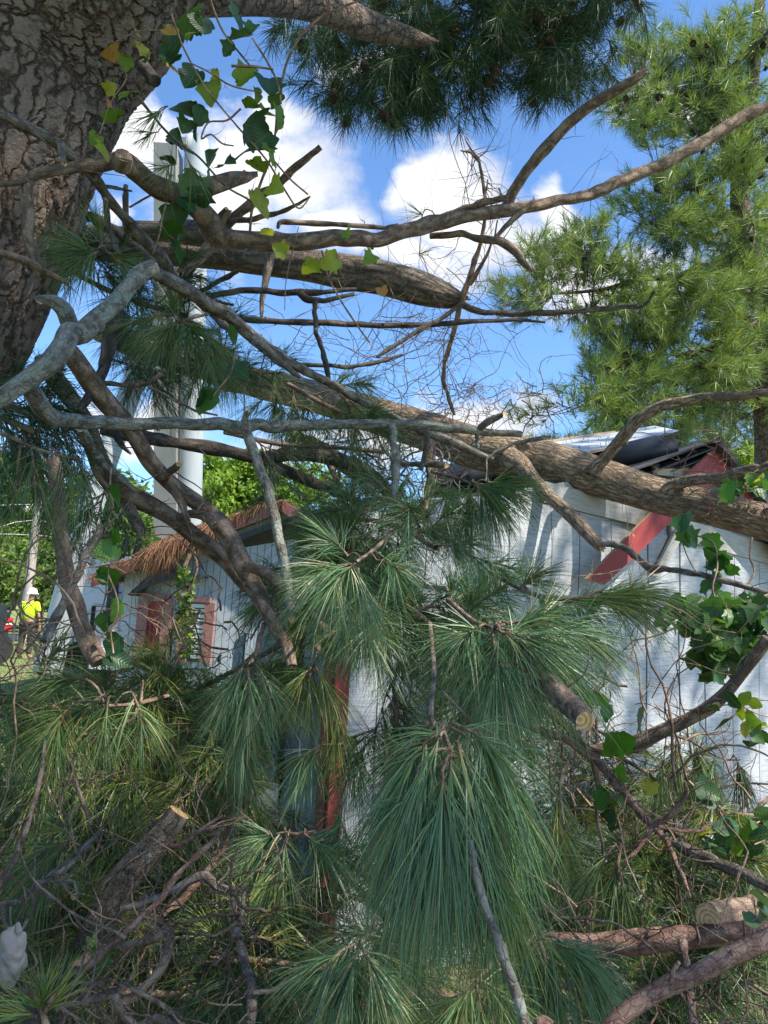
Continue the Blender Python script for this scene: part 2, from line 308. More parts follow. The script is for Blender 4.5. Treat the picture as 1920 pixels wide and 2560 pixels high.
# ---------------------------------------------------------------- mesh accumulator
class MB:
    def __init__(s): s.V = []; s.F = {3: [], 4: []}; s.M = {3: [], 4: []}; s.UV = []; s.RN = []; s.n = 0; s.poly = []
    def add(s, V, F, uv=None, rnd=0.5, mi=0):
        V = np.asarray(V, dtype=np.float32).reshape(-1, 3); F = np.asarray(F, dtype=np.int64)
        k = F.shape[1]; s.V.append(V); s.F[k].append(F + s.n); s.M[k].append(np.full(len(F), mi, np.int32))
        s.UV.append(np.zeros((len(V), 2), np.float32) if uv is None else np.asarray(uv, np.float32))
        s.RN.append(np.full(len(V), rnd, np.float32) if np.isscalar(rnd) else np.asarray(rnd, np.float32)); s.n += len(V)
    def mesh(s, name, mats, origin=(0, 0, 0), smooth=True):
        V = np.concatenate(s.V) - np.asarray(origin, np.float32); UV = np.concatenate(s.UV); RN = np.concatenate(s.RN)
        li = []; starts = []; mi = []; p = 0
        for k in (4, 3):
            if s.F[k]:
                f = np.concatenate(s.F[k]); li.append(f.ravel()); starts.append(p + np.arange(len(f)) * k); p += f.size; mi.append(np.concatenate(s.M[k]))
        li = np.concatenate(li).astype(np.int32); starts = np.concatenate(starts).astype(np.int32); mi = np.concatenate(mi)
        me = bpy.data.meshes.new(name); me.vertices.add(len(V)); me.vertices.foreach_set('co', V.ravel())
        me.loops.add(len(li)); me.loops.foreach_set('vertex_index', li)
        me.polygons.add(len(starts)); me.polygons.foreach_set('loop_start', starts)
        me.update(calc_edges=True)
        u = me.uv_layers.new(name='UVMap'); u.data.foreach_set('uv', UV[li].ravel())
        a = me.attributes.new('rnd', 'FLOAT', 'POINT'); a.data.foreach_set('value', RN)
        for m in mats: me.materials.append(MATS[m] if isinstance(m, str) else m)
        me.polygons.foreach_set('material_index', mi); me.polygons.foreach_set('use_smooth', np.full(len(starts), smooth))
        return me

def tagp(o, label=None, cat=None, group=None, kind=None):
    if label: o['label'] = label
    if cat: o['category'] = cat
    if group: o['group'] = group
    if kind: o['kind'] = kind
    return o
def empty(name, loc, label, cat, group=None):
    o = bpy.data.objects.new(name, None); sc.collection.objects.link(o); o.location = loc; o.empty_display_size = 0.1
    return tagp(o, label, cat, group)
def world_origin(o):
    v = Vector(o.location); p = o.parent
    while p: v += Vector(p.location); p = p.parent
    return v
def put(name, mb, mats, parent=None, smooth=True, origin=None, **tg):
    """link one mesh; vertices are given in world space"""
    if isinstance(mats, str): mats = [mats]
    V = np.concatenate(mb.V)
    if parent is not None:
        org = world_origin(parent); o = bpy.data.objects.new(name, mb.mesh(name, mats, org, smooth)); o.parent = parent
    else:
        org = Vector(origin) if origin is not None else Vector(((V[:, 0].min() + V[:, 0].max()) / 2, (V[:, 1].min() + V[:, 1].max()) / 2, V[:, 2].min()))
        o = bpy.data.objects.new(name, mb.mesh(name, mats, org, smooth)); o.location = org
    sc.collection.objects.link(o); tagp(o, **tg); return o

def smooth_path(C, step=0.03, maxn=400):
    C = np.asarray(C, float)
    if len(C) < 3: 
        n = max(2, int(np.linalg.norm(C[-1, :3] - C[0, :3]) / step) + 1); t = np.linspace(0, 1, n)[:, None]; return C[0] * (1 - t) + C[-1] * t
    E = np.vstack([2 * C[0] - C[1], C, 2 * C[-1] - C[-2]]); out = []
    for i in range(1, len(E) - 2):
        p0, p1, p2, p3 = E[i - 1], E[i], E[i + 1], E[i + 2]
        n = min(60, max(2, int(np.linalg.norm(p2[:3] - p1[:3]) / step) + 1))
        t = np.linspace(0, 1, n, endpoint=False)[:, None]
        out.append(0.5 * ((2 * p1) + (-p0 + p2) * t + (2 * p0 - 5 * p1 + 4 * p2 - p3) * t * t + (-p0 + 3 * p1 - 3 * p2 + p3) * t ** 3))
    out.append(C[-1:]); return np.vstack(out)

def frames(Pn):
    T = np.gradient(Pn, axis=0); T /= np.linalg.norm(T, axis=1)[:, None] + 1e-9
    a = np.array([0.0, 1.0, 0.0]) if abs(T[0][1]) < 0.9 else np.array([1.0, 0, 0])
    n = a - T[0] * a.dot(T[0]); n /= np.linalg.norm(n); Ns = [n]
    for i in range(1, len(Pn)):
        n = Ns[-1] - T[i] * Ns[-1].dot(T[i]); n /= np.linalg.norm(n) + 1e-9; Ns.append(n)
    N = np.array(Ns); return T, N, np.cross(T, N)

def tube(mb, pts, sides=10, wob=0.0, mi=0, cap0=None, cap1=None, jag=0.0, rnd=0.5, flat=1.0):
    """pts (m,4): xyz + radius. cap: None or material index"""
    pts = np.asarray(pts, float); Pn = pts[:, :3]; r = np.maximum(pts[:, 3], 1e-4); m = len(Pn)
    T, N, B = frames(Pn)
    s = np.concatenate([[0], np.cumsum(np.linalg.norm(np.diff(Pn, axis=0), axis=1))])
    th = np.linspace(0, 2 * math.pi, sides + 1); rr = np.repeat(r[:, None], sides + 1, 1)
    if wob > 0:
        rm = max(r.mean(), 0.002); w0 = np.zeros((m, sides + 1))
        for k in range(7):
            ph = R.rand(2) * 6.28; fr = (0.15 + 0.55 * R.rand()) / rm * (1 + 0.6 * k) * 0.5; kk = R.randint(0, 5)
            w0 += np.sin(s[:, None] * fr + ph[0] + 0.8 * np.sin(s[:, None] * fr * 0.37)) * np.cos(th[None] * kk + ph[1]) / (1 + 0.35 * k)
        rr = rr * (1 + wob * w0)
        rr[:, -1] = rr[:, 0]
    V = Pn[:, None] + rr[..., None] * (np.cos(th)[None, :, None] * N[:, None] * flat + np.sin(th)[None, :, None] * B[:, None])
    if jag > 0:
        ln = (R.rand(sides + 1) - 0.3) * jag; ln[-1] = ln[0]; V[-1] += T[-1] * ln[:, None]
    U = np.stack([np.broadcast_to(th[None] * r.mean(), (m, sides + 1)), np.broadcast_to(s[:, None], (m, sides + 1)) + R.rand() * 9], -1)
    i = np.arange(m - 1)[:, None] * (sides + 1) + np.arange(sides)[None]
    F = np.stack([i, i + 1, i + sides + 2, i + sides + 1], -1).reshape(-1, 4)
    mb.add(V.reshape(-1, 3), F, U.reshape(-1, 2), rnd, mi)
    for cap, k, sg in ((cap0, 0, -1), (cap1, m - 1, 1)):
        if cap is None: continue
        ring = V[k][:-1]; c = ring.mean(0)
        if cap1 is not None and jag > 0 and k == m - 1: c = c - T[-1] * jag * 0.6
        VV = np.vstack([c[None], ring]); j = np.arange(sides)
        Fc = np.stack([np.zeros(sides, int), 1 + j, 1 + (j + 1) % sides], 1)
        if sg < 0: Fc = Fc[:, ::-1]
        uvc = np.vstack([[0, 0], np.stack([np.cos(th[:-1]) * r[k], np.sin(th[:-1]) * r[k]], 1)])
        mb.add(VV, Fc, uvc, rnd, cap)

def needles(mb, B, D, L, droop, width, segs=3, mi=0, rnd=None, curl=0.25):
    B = np.asarray(B, np.float32); D = np.asarray(D, np.float32); n = len(B)
    D = D / (np.linalg.norm(D, axis=1)[:, None] + 1e-9)
    L = np.broadcast_to(np.asarray(L, np.float32), (n,)); width = np.broadcast_to(np.asarray(width, np.float32), (n,)); droop = np.broadcast_to(np.asarray(droop, np.float32), (n,))
    rn = R.rand(n).astype(np.float32) if rnd is None else rnd
    lat = R.randn(n, 3).astype(np.float32); lat -= D * (lat * D).sum(1)[:, None]; lat /= np.linalg.norm(lat, axis=1)[:, None] + 1e-9
    view = B - np.array(CAM, np.float32); W = np.cross(D, view); W /= np.linalg.norm(W, axis=1)[:, None] + 1e-9
    W = W * 0.8 + lat * 0.5; W /= np.linalg.norm(W, axis=1)[:, None]
    ts = np.linspace(0, 1, segs + 1); ps = []
    g_ = np.array([0, 0, -1], np.float32); cl = (R.rand(n) * curl).astype(np.float32)
    for t in ts: ps.append(B + (D * t + lat * (cl * t * t)[:, None] + g_ * (droop * t * t)[:, None]) * L[:, None])
    verts = []; uvs = []
    wt = [1.0, 1.0, 0.85, 0.6, 0.5]
    for k in range(segs):
        hw = (width * (wt[min(k, 4)] if segs > 1 else 1.0) * 0.5)[:, None]
        verts += [ps[k] - W * hw, ps[k] + W * hw]; uvs += [ts[k], ts[k]]
    verts.append(ps[-1]); uvs.append(1.0); nv = 2 * segs + 1
    V = np.stack(verts, 1); uv = np.zeros((n, nv, 2), np.float32); uv[:, :, 1] = np.array(uvs)[None]
    base = np.arange(n)[:, None] * nv
    if segs > 1:
        q = np.concatenate([base + np.array([[2 * k, 2 * k + 1, 2 * k + 3, 2 * k + 2]]) for k in range(segs - 1)], 0)
    t3 = base + np.array([[2 * segs - 2, 2 * segs - 1, 2 * segs]])
    RNv = np.repeat(rn, nv); n0 = mb.n
    if segs > 1:
        mb.add(V.reshape(-1, 3), q, uv.reshape(-1, 2), RNv, mi)
        mb.F[3].append(t3 + n0); mb.M[3].append(np.full(n, mi, np.int32))
    else: mb.add(V.reshape(-1, 3), t3, uv.reshape(-1, 2), RNv, mi)

def unit(v): v = np.asarray(v, float); return v / (np.linalg.norm(v) + 1e-9)
def cone_dirs(axis, n, a0, a1):
    axis = np.asarray(axis, float).reshape(-1, 3); axis = np.broadcast_to(axis / np.linalg.norm(axis, axis=1)[:, None], (n, 3))
    v = R.randn(n, 3); v -= axis * (v * axis).sum(1)[:, None]; v /= np.linalg.norm(v, axis=1)[:, None]
    a = np.radians(a0 + (np.asarray(a1) - a0) * R.rand(n)); return axis * np.cos(a)[:, None] + v * np.sin(a)[:, None]

def shoot(wood, ned, base, d, L=0.12, r=0.004, nl=0.18, n=110, droop=0.35, width=0.0014, segs=3, spread=(15, 75), bud=True, mi=0, bare=0.15, wmi=0):
    """one leafy pine shoot: woody stem with needles round its outer part"""
    d = unit(d); base = np.asarray(base, float)
    sag = np.array([0, 0, -1.0]) * L * 0.25 * min(1.2, droop * 2)
    ctrl = [np.append(base, r), np.append(base + d * L * 0.5 + sag * 0.15, r * 0.9), np.append(base + d * L + sag, r * 0.8)]
    pth = smooth_path(ctrl, max(L / 6, 0.01)); tube(wood, pth, 5, 0.05, mi=wmi)
    nf = max(2, n // 3); nw = max(3, nf // 7); n = nf * 3
    t = bare + (1 - bare) * R.rand(nf) ** 0.7; idx = t * (len(pth) - 1); i0 = np.minimum(idx.astype(int), len(pth) - 2); fr = (idx - i0)[:, None]
    B = pth[i0, :3] * (1 - fr) + pth[i0 + 1, :3] * fr; ax = pth[i0 + 1, :3] - pth[i0, :3]
    D = cone_dirs(ax, nf, spread[0], spread[1]); WD = cone_dirs(unit(ax.mean(0)), nw, spread[0], spread[1]); w_i = R.randint(0, nw, nf); use = R.rand(nf) < .62
    D = np.where(use[:, None], WD[w_i] + .17 * R.randn(nf, 3), D); odd = R.rand(nf) < .07; D[odd] = D[odd] + .8 * R.randn(odd.sum(), 3)
    wl = (.72 + .4 * R.rand(nw))[w_i]; lf = np.where(use, wl, .7 + .4 * R.rand(nf)) * np.where(R.rand(nf) < .1, .6, 1)
    B = np.repeat(B, 3, 0); D = np.repeat(D, 3, 0) + .045 * R.randn(n, 3); lf = np.repeat(lf, 3)
    needles(ned, B, D, nl * lf * (0.9 + 0.2 * R.rand(n)), droop * (0.6 + 0.8 * R.rand(n)), width, segs, mi, curl=.38)
    if bud:
        tip = pth[-1, :3]; dd = unit(pth[-1, :3] - pth[-2, :3])
        tube(wood, [np.append(tip, r * 0.9), np.append(tip + dd * r * 2.5, r * 1.6), np.append(tip + dd * r * 7, r * 0.2)], 6, 0, mi=wmi)
    return pth
# ---------------------------------------------------------------- setting: ground
def grid_mesh(x0, x1, y0, y1, nx, ny, zf):
    xs = np.linspace(x0, x1, nx + 1); ys = np.linspace(y0, y1, ny + 1); X, Y = np.meshgrid(xs, ys)
    V = np.stack([X, Y, zf(X, Y)], -1).reshape(-1, 3); i = (np.arange(ny)[:, None] * (nx + 1) + np.arange(nx)[None]).reshape(-1)
    return V, np.stack([i, i + 1, i + nx + 2, i + nx + 1], 1), np.stack([X, Y], -1).reshape(-1, 2)
mb = MB(); mb.add(*grid_mesh(-600, 600, -300, 1200, 90, 110, lambda x, y: 0.0 * x)); put('lawn_ground', mb, 'lawn', origin=(0, 0, 0), kind='structure')
mb = MB(); mb.add(*grid_mesh(-3.5, 4.5, -2, 7, 60, 60, lambda x, y: 0.02 + 0.03 * np.sin(x * 3 + y) * np.sin(y * 2.1) + 0.0 * x)); put('bare_soil_ground', mb, 'soil', origin=(0, 0, 0), kind='structure')
a = P(-60, 1590, 30); bb_ = P(380, 1590, 31)
mb = MB(); V = np.array([[-60, 26.5, .01], [6, 28.5, .01], [6, 32, .01], [-60, 30.5, .01]]); mb.add(V, [[0, 1, 2, 3]], V[:, :2]); put('gravel_road', mb, 'gravel', origin=(-20, 28, 0.01), kind='structure')
# grass blades near the worker
mb = MB(); n = 9000; B = np.stack([-13 + 14 * R.rand(n), 9 + 17 * R.rand(n) ** 1.2, np.zeros(n)], 1)
needles(mb, B, cone_dirs((0, 0, 1), n, 0, 35), 0.05 + 0.07 * R.rand(n), 0.2, 0.012, 1); put('grass', mb, 'grass_blade', origin=(-6, 16, 0), kind='stuff')

# ---------------------------------------------------------------- solid helpers
def prism(mb, poly, nrm, thick, mi=0, uvs=None, side_mi=None):
    """poly: world points (coplanar, any order round), extruded along -nrm*thick"""
    A = np.array([tuple(p) for p in poly], float); nrm = unit(nrm); n = len(A)
    e1 = unit(A[1] - A[0]); e2 = np.cross(nrm, e1); Bk = A - nrm * thick
    def uvof(X): return np.stack([X @ e1, X @ e2], 1)
    area = sum(np.cross(A[i] - A[0], A[(i + 1) % n] - A[0]).dot(nrm) for i in range(1, n - 1))
    if area < 0: A = A[::-1]; Bk = Bk[::-1]
    if n == 4:
        mb.add(A, [[0, 1, 2, 3]], uvof(A), 0.5, mi); mb.add(Bk, [[3, 2, 1, 0]], uvof(Bk), 0.5, mi)
    else:
        c = A.mean(0); 
        for X, fl in ((A, 0), (Bk, 1)):
            XX = np.vstack([X.mean(0)[None], X]); j = np.arange(n); F = np.stack([0 * j, 1 + j, 1 + (j + 1) % n], 1)
            mb.add(XX, F[:, ::-1] if fl else F, uvof(XX), 0.5, mi)
    for i in range(n):
        j = (i + 1) % n; q = np.array([A[i], Bk[i], Bk[j], A[j]]); l = np.linalg.norm(A[j] - A[i])
        mb.add(q, [[0, 1, 2, 3]], [[0, 0], [0, thick], [l, thick], [l, 0]], 0.5, mi if side_mi is None else side_mi)
def box(mb, o, ex, ey, ez, mi=0):
    """o = corner, three edge vectors"""
    o, ex, ey, ez = (np.array(tuple(v), float) for v in (o, ex, ey, ez))
    V = np.array([o, o + ex, o + ex + ey, o + ey, o + ez, o + ex + ez, o + ex + ey + ez, o + ey + ez])
    if np.dot(np.cross(ex, ey), ez) < 0: V = V[[3, 2, 1, 0, 7, 6, 5, 4]]; ex = -ex
    lx, ly, lz = (np.linalg.norm(v) for v in (ex, ey, ez))
    for f, (a, b) in (((3, 2, 1, 0), (lx, ly)), ((4, 5, 6, 7), (lx, ly)), ((0, 1, 5, 4), (lx, lz)), ((2, 3, 7, 6), (lx, lz)), ((1, 2, 6, 5), (ly, lz)), ((3, 0, 4, 7), (ly, lz))):
        mb.add(V[list(f)], [[0, 1, 2, 3]], [[0, 0], [a, 0], [a, b], [0, b]], 0.5, mi)
class Plane:
    def __init__(s, o, az):
        s.o = Vector(o); s.a = Vector((math.sin(rad(az)), math.cos(rad(az)), 0)); s.n = Vector((s.a.y, -s.a.x, 0))
        if s.n.dot(CAM - s.o) < 0: s.n = -s.n
    def hit(s, px, py, off=0.0):
        d = ray(px, py); o = s.o + s.n * off; t = (o - CAM).dot(s.n) / d.dot(s.n); return CAM + d * t
    def st(s, px, py, off=0.0):
        h = s.hit(px, py, off) - s.o; return h.dot(s.a), h.z
    def pt(s, u, z, off=0.0): return s.o + s.a * u + Vector((0, 0, z)) + s.n * off

# ---------------------------------------------------------------- main shed
C0 = P(850, 1540, 3.3); C0.z = 0.0
W1 = Plane(C0, 60.0); W2 = Plane(C0, -30.0)
shed = empty('white_shed', C0, 'white painted board shed crushed under the long fallen trunk', 'shed')
gro = [(852, 1.0)] + [(x, 1) for x in (946, 1040, 1150, 1245, 1354, 1430, 1515, 1614, 1698, 1764, 1834, 1898, 1965, 2030, 2100, 2170, 2240)]
us = [W1.st(x, 1750)[0] for x, _ in gro]
s_mb = MB()
def seam_z(u, which):
    pts = {'S': [(1640, 1489), (1720, 1506)], 'L': [(1353, 1262), (1596, 1318)], 'L2': [(1690, 1345), (1920, 1409)]}[which]
    a, b = W1.st(*pts[0]), W1.st(*pts[1]); return a[1] + (b[1] - a[1]) * (u - a[0]) / (b[0] - a[0])
def top_z(u):
    a = W1.st(1100, 1255); b = W1.st(1345, 1215); c = W1.st(1640, 1172); d = W1.st(1800, 1125); e = W1.st(1960, 1330); f = W1.st(2240, 1700)
    pts = [(-1, a[1] - .25), (us[0], a[1] - 0.12), a, b, c, d, e, (f[0], max(1.3, f[1]))]
    return float(np.interp(u, [p[0] for p in pts], [p[1] for p in pts]))
uS = W1.st(1690, 1500)[0]; zS = seam_z(uS, 'S')
def tiers(u):
    z1 = min(zS, top_z(u)); zt = top_z(u); zl = seam_z(u, 'L') if u < W1.st(1650, 1330)[0] else seam_z(u, 'L2')
    return z1, min(max(zl, z1), zt), zt
for k in range(len(us) - 1):
    a, b = us[k] + 0.003 + .003 * R.rand(), us[k + 1] - 0.003 - .003 * R.rand(); warp = 0.012 * (R.rand() - .5)
    A, Bt = tiers(a), tiers(b)
    segs = [(0.02, 0.02, A[0] - .004, Bt[0] - .004, 0.0), (A[0] - 0.03, Bt[0] - 0.03, A[1], Bt[1], 0.014), (A[1] - .02, Bt[1] - .02, A[2], Bt[2], 0.004)]
    for (za, zb, ta, tb, off) in segs:
        if ta - za < 0.06 and tb - zb < 0.06: continue
        n = max(2, int((ta - za) / 0.12)); 
        u2 = np.array([a, b]); V = []; UVs = []
        for i in range(n + 1):
            t = i / n
            for j, u_ in enumerate(u2):
                z = (za * (1 - t) + ta * t) if j == 0 else (zb * (1 - t) + tb * t)
                bulge = 0.05 * math.exp(-((u_ - 1.0) / 0.5) ** 2 - ((z - 1.95) / 0.35) ** 2) + 0.006 * math.sin(3 * z + 5 * u_)
                p = W1.pt(u_, z, off + warp * (j * 2 - 1) * 0.5 + bulge); V.append(tuple(p)); UVs.append((u_, z + k * 3.3))
        F = [[2 * i, 2 * i + 1, 2 * i + 3, 2 * i + 2] for i in range(n)]
        V = np.array(V); Vb = V - np.array(W1.n) * 0.012; nn = len(V)
        s_mb.add(V, F, UVs); s_mb.add(Vb, [f[::-1] for f in F], UVs)
        rim = [2 * i for i in range(n + 1)] + [2 * i + 1 for i in range(n, -1, -1)]
        VV = np.vstack([V, Vb]); s_mb.add(VV, [[rim[i], rim[(i + 1) % len(rim)], rim[(i + 1) % len(rim)] + nn, rim[i] + nn] for i in range(len(rim))], np.vstack([UVs, UVs]))
put('siding', s_mb, 'siding_paint', shed)
# dark sheathing behind the grooves, then the crushed side wall
mb = MB(); zt = [top_z(u) for u in us]
for k in range(len(us) - 1):
    prism(mb, [W1.pt(us[k], 0, -0.02), W1.pt(us[k + 1], 0, -0.02), W1.pt(us[k + 1], zt[k + 1] - .03, -0.02), W1.pt(us[k], zt[k] - .03, -0.02)], W1.n, 0.01)
put('backing', mb, 'dark_void', shed, smooth=False)
mb = MB()
L0 = W1.st(1345, 1262)
def lap(pa, pb, h, off, th, mats_i=0):
    a, b = W1.st(*pa), W1.st(*pb)
    prism(mb, [W1.pt(a[0], a[1], off), W1.pt(b[0], b[1], off), W1.pt(b[0], b[1] + h, off), W1.pt(a[0], a[1] + h, off)], W1.n, th)
lap((1345, 1258), (1605, 1320), 0.115, 0.045, 0.022)
lap((1668, 1342), (1960, 1424), 0.13, 0.03, 0.022)
lap((1600, 1478), (1700, 1500), 0.04, 0.034, 0.018)
put('lap_board', mb, 'trim_paint', shed, smooth=False, label='cream lap boards crossing the gable siding')
mb = MB()   # tilted inner corner batten beside the red board
a, b, c, d = W1.hit(1693, 1322, .06), W1.hit(1712, 1335, .06), W1.hit(1650, 1440, .04), W1.hit(1630, 1440, .04); prism(mb, [a, b, c, d], W1.n, 0.02)
put('loose_batten', mb, 'trim_paint', shed, smooth=False)
# corner boards
mb = MB(); zt0 = 1.72
prism(mb, [W1.pt(-0.015, 0, .024), W1.pt(0.055, 0, .024), W1.pt(0.055, zt0, .024), W1.pt(-0.015, zt0, .024)], W1.n, 0.02)
prism(mb, [W2.pt(0.0, 0, .021), W2.pt(0.085, 0, .021), W2.pt(0.085, zt0, .021), W2.pt(0.0, zt0, .021)], W2.n, 0.02)
put('corner_board', mb, 'red_paint', shed, smooth=False, label='red corner board between the white wall and the dark wall')
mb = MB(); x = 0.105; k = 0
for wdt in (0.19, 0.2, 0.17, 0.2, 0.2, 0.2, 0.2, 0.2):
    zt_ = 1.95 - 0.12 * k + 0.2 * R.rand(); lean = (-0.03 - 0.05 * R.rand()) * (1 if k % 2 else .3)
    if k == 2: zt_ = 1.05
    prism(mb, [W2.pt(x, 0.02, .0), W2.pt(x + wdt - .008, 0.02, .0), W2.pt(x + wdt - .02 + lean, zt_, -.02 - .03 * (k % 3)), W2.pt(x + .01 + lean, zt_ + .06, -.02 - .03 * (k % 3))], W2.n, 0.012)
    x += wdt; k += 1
put('side_wall', mb, 'siding_shaded', shed, smooth=False, label='dark shaded side wall with broken split boards')
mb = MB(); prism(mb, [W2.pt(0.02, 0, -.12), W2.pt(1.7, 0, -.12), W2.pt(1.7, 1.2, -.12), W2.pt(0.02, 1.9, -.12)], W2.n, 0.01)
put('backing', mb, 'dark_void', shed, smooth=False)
mb = MB(); a, b = W2.pt(-.02, 1.98, .35), W2.pt(.85, 1.9, .4); c, d = W2.pt(.85, 2.1, -.4), W2.pt(-.02, 2.2, -.3)
prism(mb, [a, b, c, d], (0, 0, 1), .03); put('added_eave_slab', mb, 'shingle', shed, smooth=False)  # roof slab added to keep sky light off the side wall
# red rake boards
for nm, poly, off, lb in (('rake_board', [(1800, 1108), (1706, 1198), (1636, 1274), (1560, 1352), (1468, 1447), (1512, 1462), (1608, 1372), (1690, 1292), (1770, 1213), (1826, 1180)], .16, 'long red rake board running down to the left behind the trunk'),
                     ('rake_board', [(1806, 1108), (1851, 1166), (1922, 1256), (2010, 1370), (2050, 1350), (1985, 1268), (1900, 1180), (1840, 1120)][:4] + [(1985, 1420), (1900, 1302), (1828, 1196)], .15, 'short red rake board falling to the right of the peak')):
    mb = MB(); prism(mb, [W1.hit(x, y, off) for x, y in poly], W1.n, 0.022, 0, None, 1); put(nm, mb, ['red_paint', 'raw_wood'], shed, smooth=False, label=lb)
# roof remains: right slope and torn shingle edges
mb = MB(); a2 = -W1.n
pk = W1.hit(1802, 1098, .22); lo = W1.hit(2060, 1420, .22); back = Vector(a2) * 2.6
prism(mb, [pk, lo, lo + back, pk + back], (lo - pk).cross(back), 0.03)
pl = W1.hit(1560, 1196, .12)
for i in range(5):
    o = Vector((0.05 * i, .05 * i, -.018 * i)); d_ = (pl - pk) * (1 - 0.13 * i)
    s0 = pk + o + (pl - pk) * 0.02; prism(mb, [s0, s0 + d_ * (0.8 + .1 * R.rand()) + Vector((0, 0, .03 * R.rand())), s0 + d_ + back * 0.28, s0 + back * 0.3], (d_).cross(back), 0.008)
put('shingle_roof', mb, 'shingle', shed, smooth=False)
mb = MB(); prism(mb, [W1.hit(1640, 1172, .12), W1.hit(1730, 1172, .12), W1.hit(1738, 1196, .10), W1.hit(1644, 1186, .10)], W1.n, 0.03)
a = W1.hit(1640, 1172, .12); b = W1.hit(1732, 1173, .12); prism(mb, [a, b, b + Vector((0, .14, .05)), a + Vector((0, .16, .07))], (0, -.3, 1), 0.012, 1)
put('soffit_board', mb, ['trim_paint', 'raw_wood'], shed, smooth=False)
# torn sheathing panel, a separate piece lying on the wreck
mb = MB(); sp = [PQ('D', 690, 545, 4.9), PQ('D', 1168, 466, 5.3), PQ('D', 1284, 490, 4.75), PQ('D', 880, 580, 4.45)]
n_ = (sp[1] - sp[0]).cross(sp[3] - sp[0]); prism(mb, sp, n_, 0.016, 0, None, 1)
a, b = PQ('D', 640, 528, 4.9), PQ('D', 1000, 478, 5.12); prism(mb, [a, b, b + Vector((0, .1, .0)), a + Vector((0, .12, .0))], (0, 0, 1), 0.04, 1)
pan = put('sheathing_panel', mb, ['plywood_white', 'raw_wood'], smooth=False, label='torn white roof sheathing panel lifted behind the fallen trunk', cat='roof panel')
n_ = unit(n_); n_ = n_ if n_[2] < 0 else -n_
for i in range(26):
    u, v = R.rand(), (0.15 if i % 2 else 0.6) + 0.25 * R.rand(); p = np.array(sp[0]) * (1 - u) * (1 - v) + np.array(sp[1]) * u * (1 - v) + np.array(sp[3]) * (1 - u) * v + np.array(sp[2]) * u * v
    q = p + np.array([0.004 * R.randn(), 0, 0.032]) if True else p; nb = MB(); tube(nb, [np.append(p - (0, 0.012, 0.0), .0022), np.append(q - (0, 0.012, 0), .0012)], 4); put('nail', nb, 'nail_steel', pan)
# black felt roll
mb = MB(); pth = [PQ('D', x, y, d) for x, y, d in ((1250, 552, 4.5), (1120, 575, 4.52), (980, 600, 4.6), (800, 640, 4.75), (620, 655, 4.85), (470, 668, 4.9), (330, 690, 4.9), (190, 705, 4.9))]
tube(mb, smooth_path([(*p, r) for p, r in zip(pth, (.088, .09, .085, .085, .10, .105, .11, .10))], .05), 24, 0.06, cap0=0, cap1=0)
put('roofing_felt_roll', mb, 'felt_black', label='black roofing felt curled over between the trunk and the white panel', cat='roofing felt')
# broken rafters under the trunk
for i, (q0, q1, w_, d0, d1, lb) in enumerate((((300, 600), (640, 590), .05, 4.7, 4.6, 'splintered pale rafter wedged just under the fallen trunk'), ((150, 560), (420, 500), .04, 5.0, 5.1, 'short torn plank poking up behind the dead branch'), ((200, 800), (560, 745), .03, 4.3, 4.2, 'broken top plate along the top of the white wall'))):
    a, b = PQ('D', *q0, d0), PQ('D', *q1, d1); mb = MB(); e = (b - a); box(mb, a, e, Vector((0, .05, 0)), Vector((0, 0, w_))); put('broken_rafter', mb, 'raw_wood', smooth=False, label=lb, cat='rafter')
# crumpled tarp in the side wall gap
mb = MB(); 
def lumpy(V, amp, sc_, seed):
    rs = np.random.RandomState(seed); out = V.copy()
    for k in range(7):
        w_ = rs.randn(3) * sc_ * (1 + k * .6); out += (rs.randn(3) * amp / (1 + k * .4)) * np.sin(V @ w_ + rs.rand() * 6)[:, None]
    return out
def sheet(poly4, nu, nv, amp, scl, seed):
    a, b, c, d = (np.array(tuple(p)) for p in poly4); u, v = np.meshgrid(np.linspace(0, 1, nu), np.linspace(0, 1, nv))
    V = (a * ((1 - u) * (1 - v))[..., None] + b * (u * (1 - v))[..., None] + c * (u * v)[..., None] + d * ((1 - u) * v)[..., None]).reshape(-1, 3)
    V = lumpy(V, amp, scl, seed); i = (np.arange(nv - 1)[:, None] * nu + np.arange(nu - 1)[None]).reshape(-1)
    return V, np.stack([i, i + 1, i + nu + 1, i + nu], 1), np.stack([u, v], -1).reshape(-1, 2)
mb.add(*sheet([P(655, 1650, 3.55), P(715, 1660, 3.5), P(690, 1900, 3.3), P(640, 1880, 3.45)], 24, 60, .012, 26, 3))
put('crumpled_tarp', mb, 'tarp_blue', label='crumpled dark blue tarpaulin in the broken side of the shed', cat='tarpaulin')
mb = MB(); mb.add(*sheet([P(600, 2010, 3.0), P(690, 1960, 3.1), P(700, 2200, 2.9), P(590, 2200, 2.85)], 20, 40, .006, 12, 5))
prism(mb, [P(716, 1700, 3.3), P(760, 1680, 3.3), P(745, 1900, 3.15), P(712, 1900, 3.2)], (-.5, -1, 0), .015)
put('fallen_siding_board', mb, 'siding_shaded', label='loose grey siding boards fallen in front of the dark side wall', cat='board')

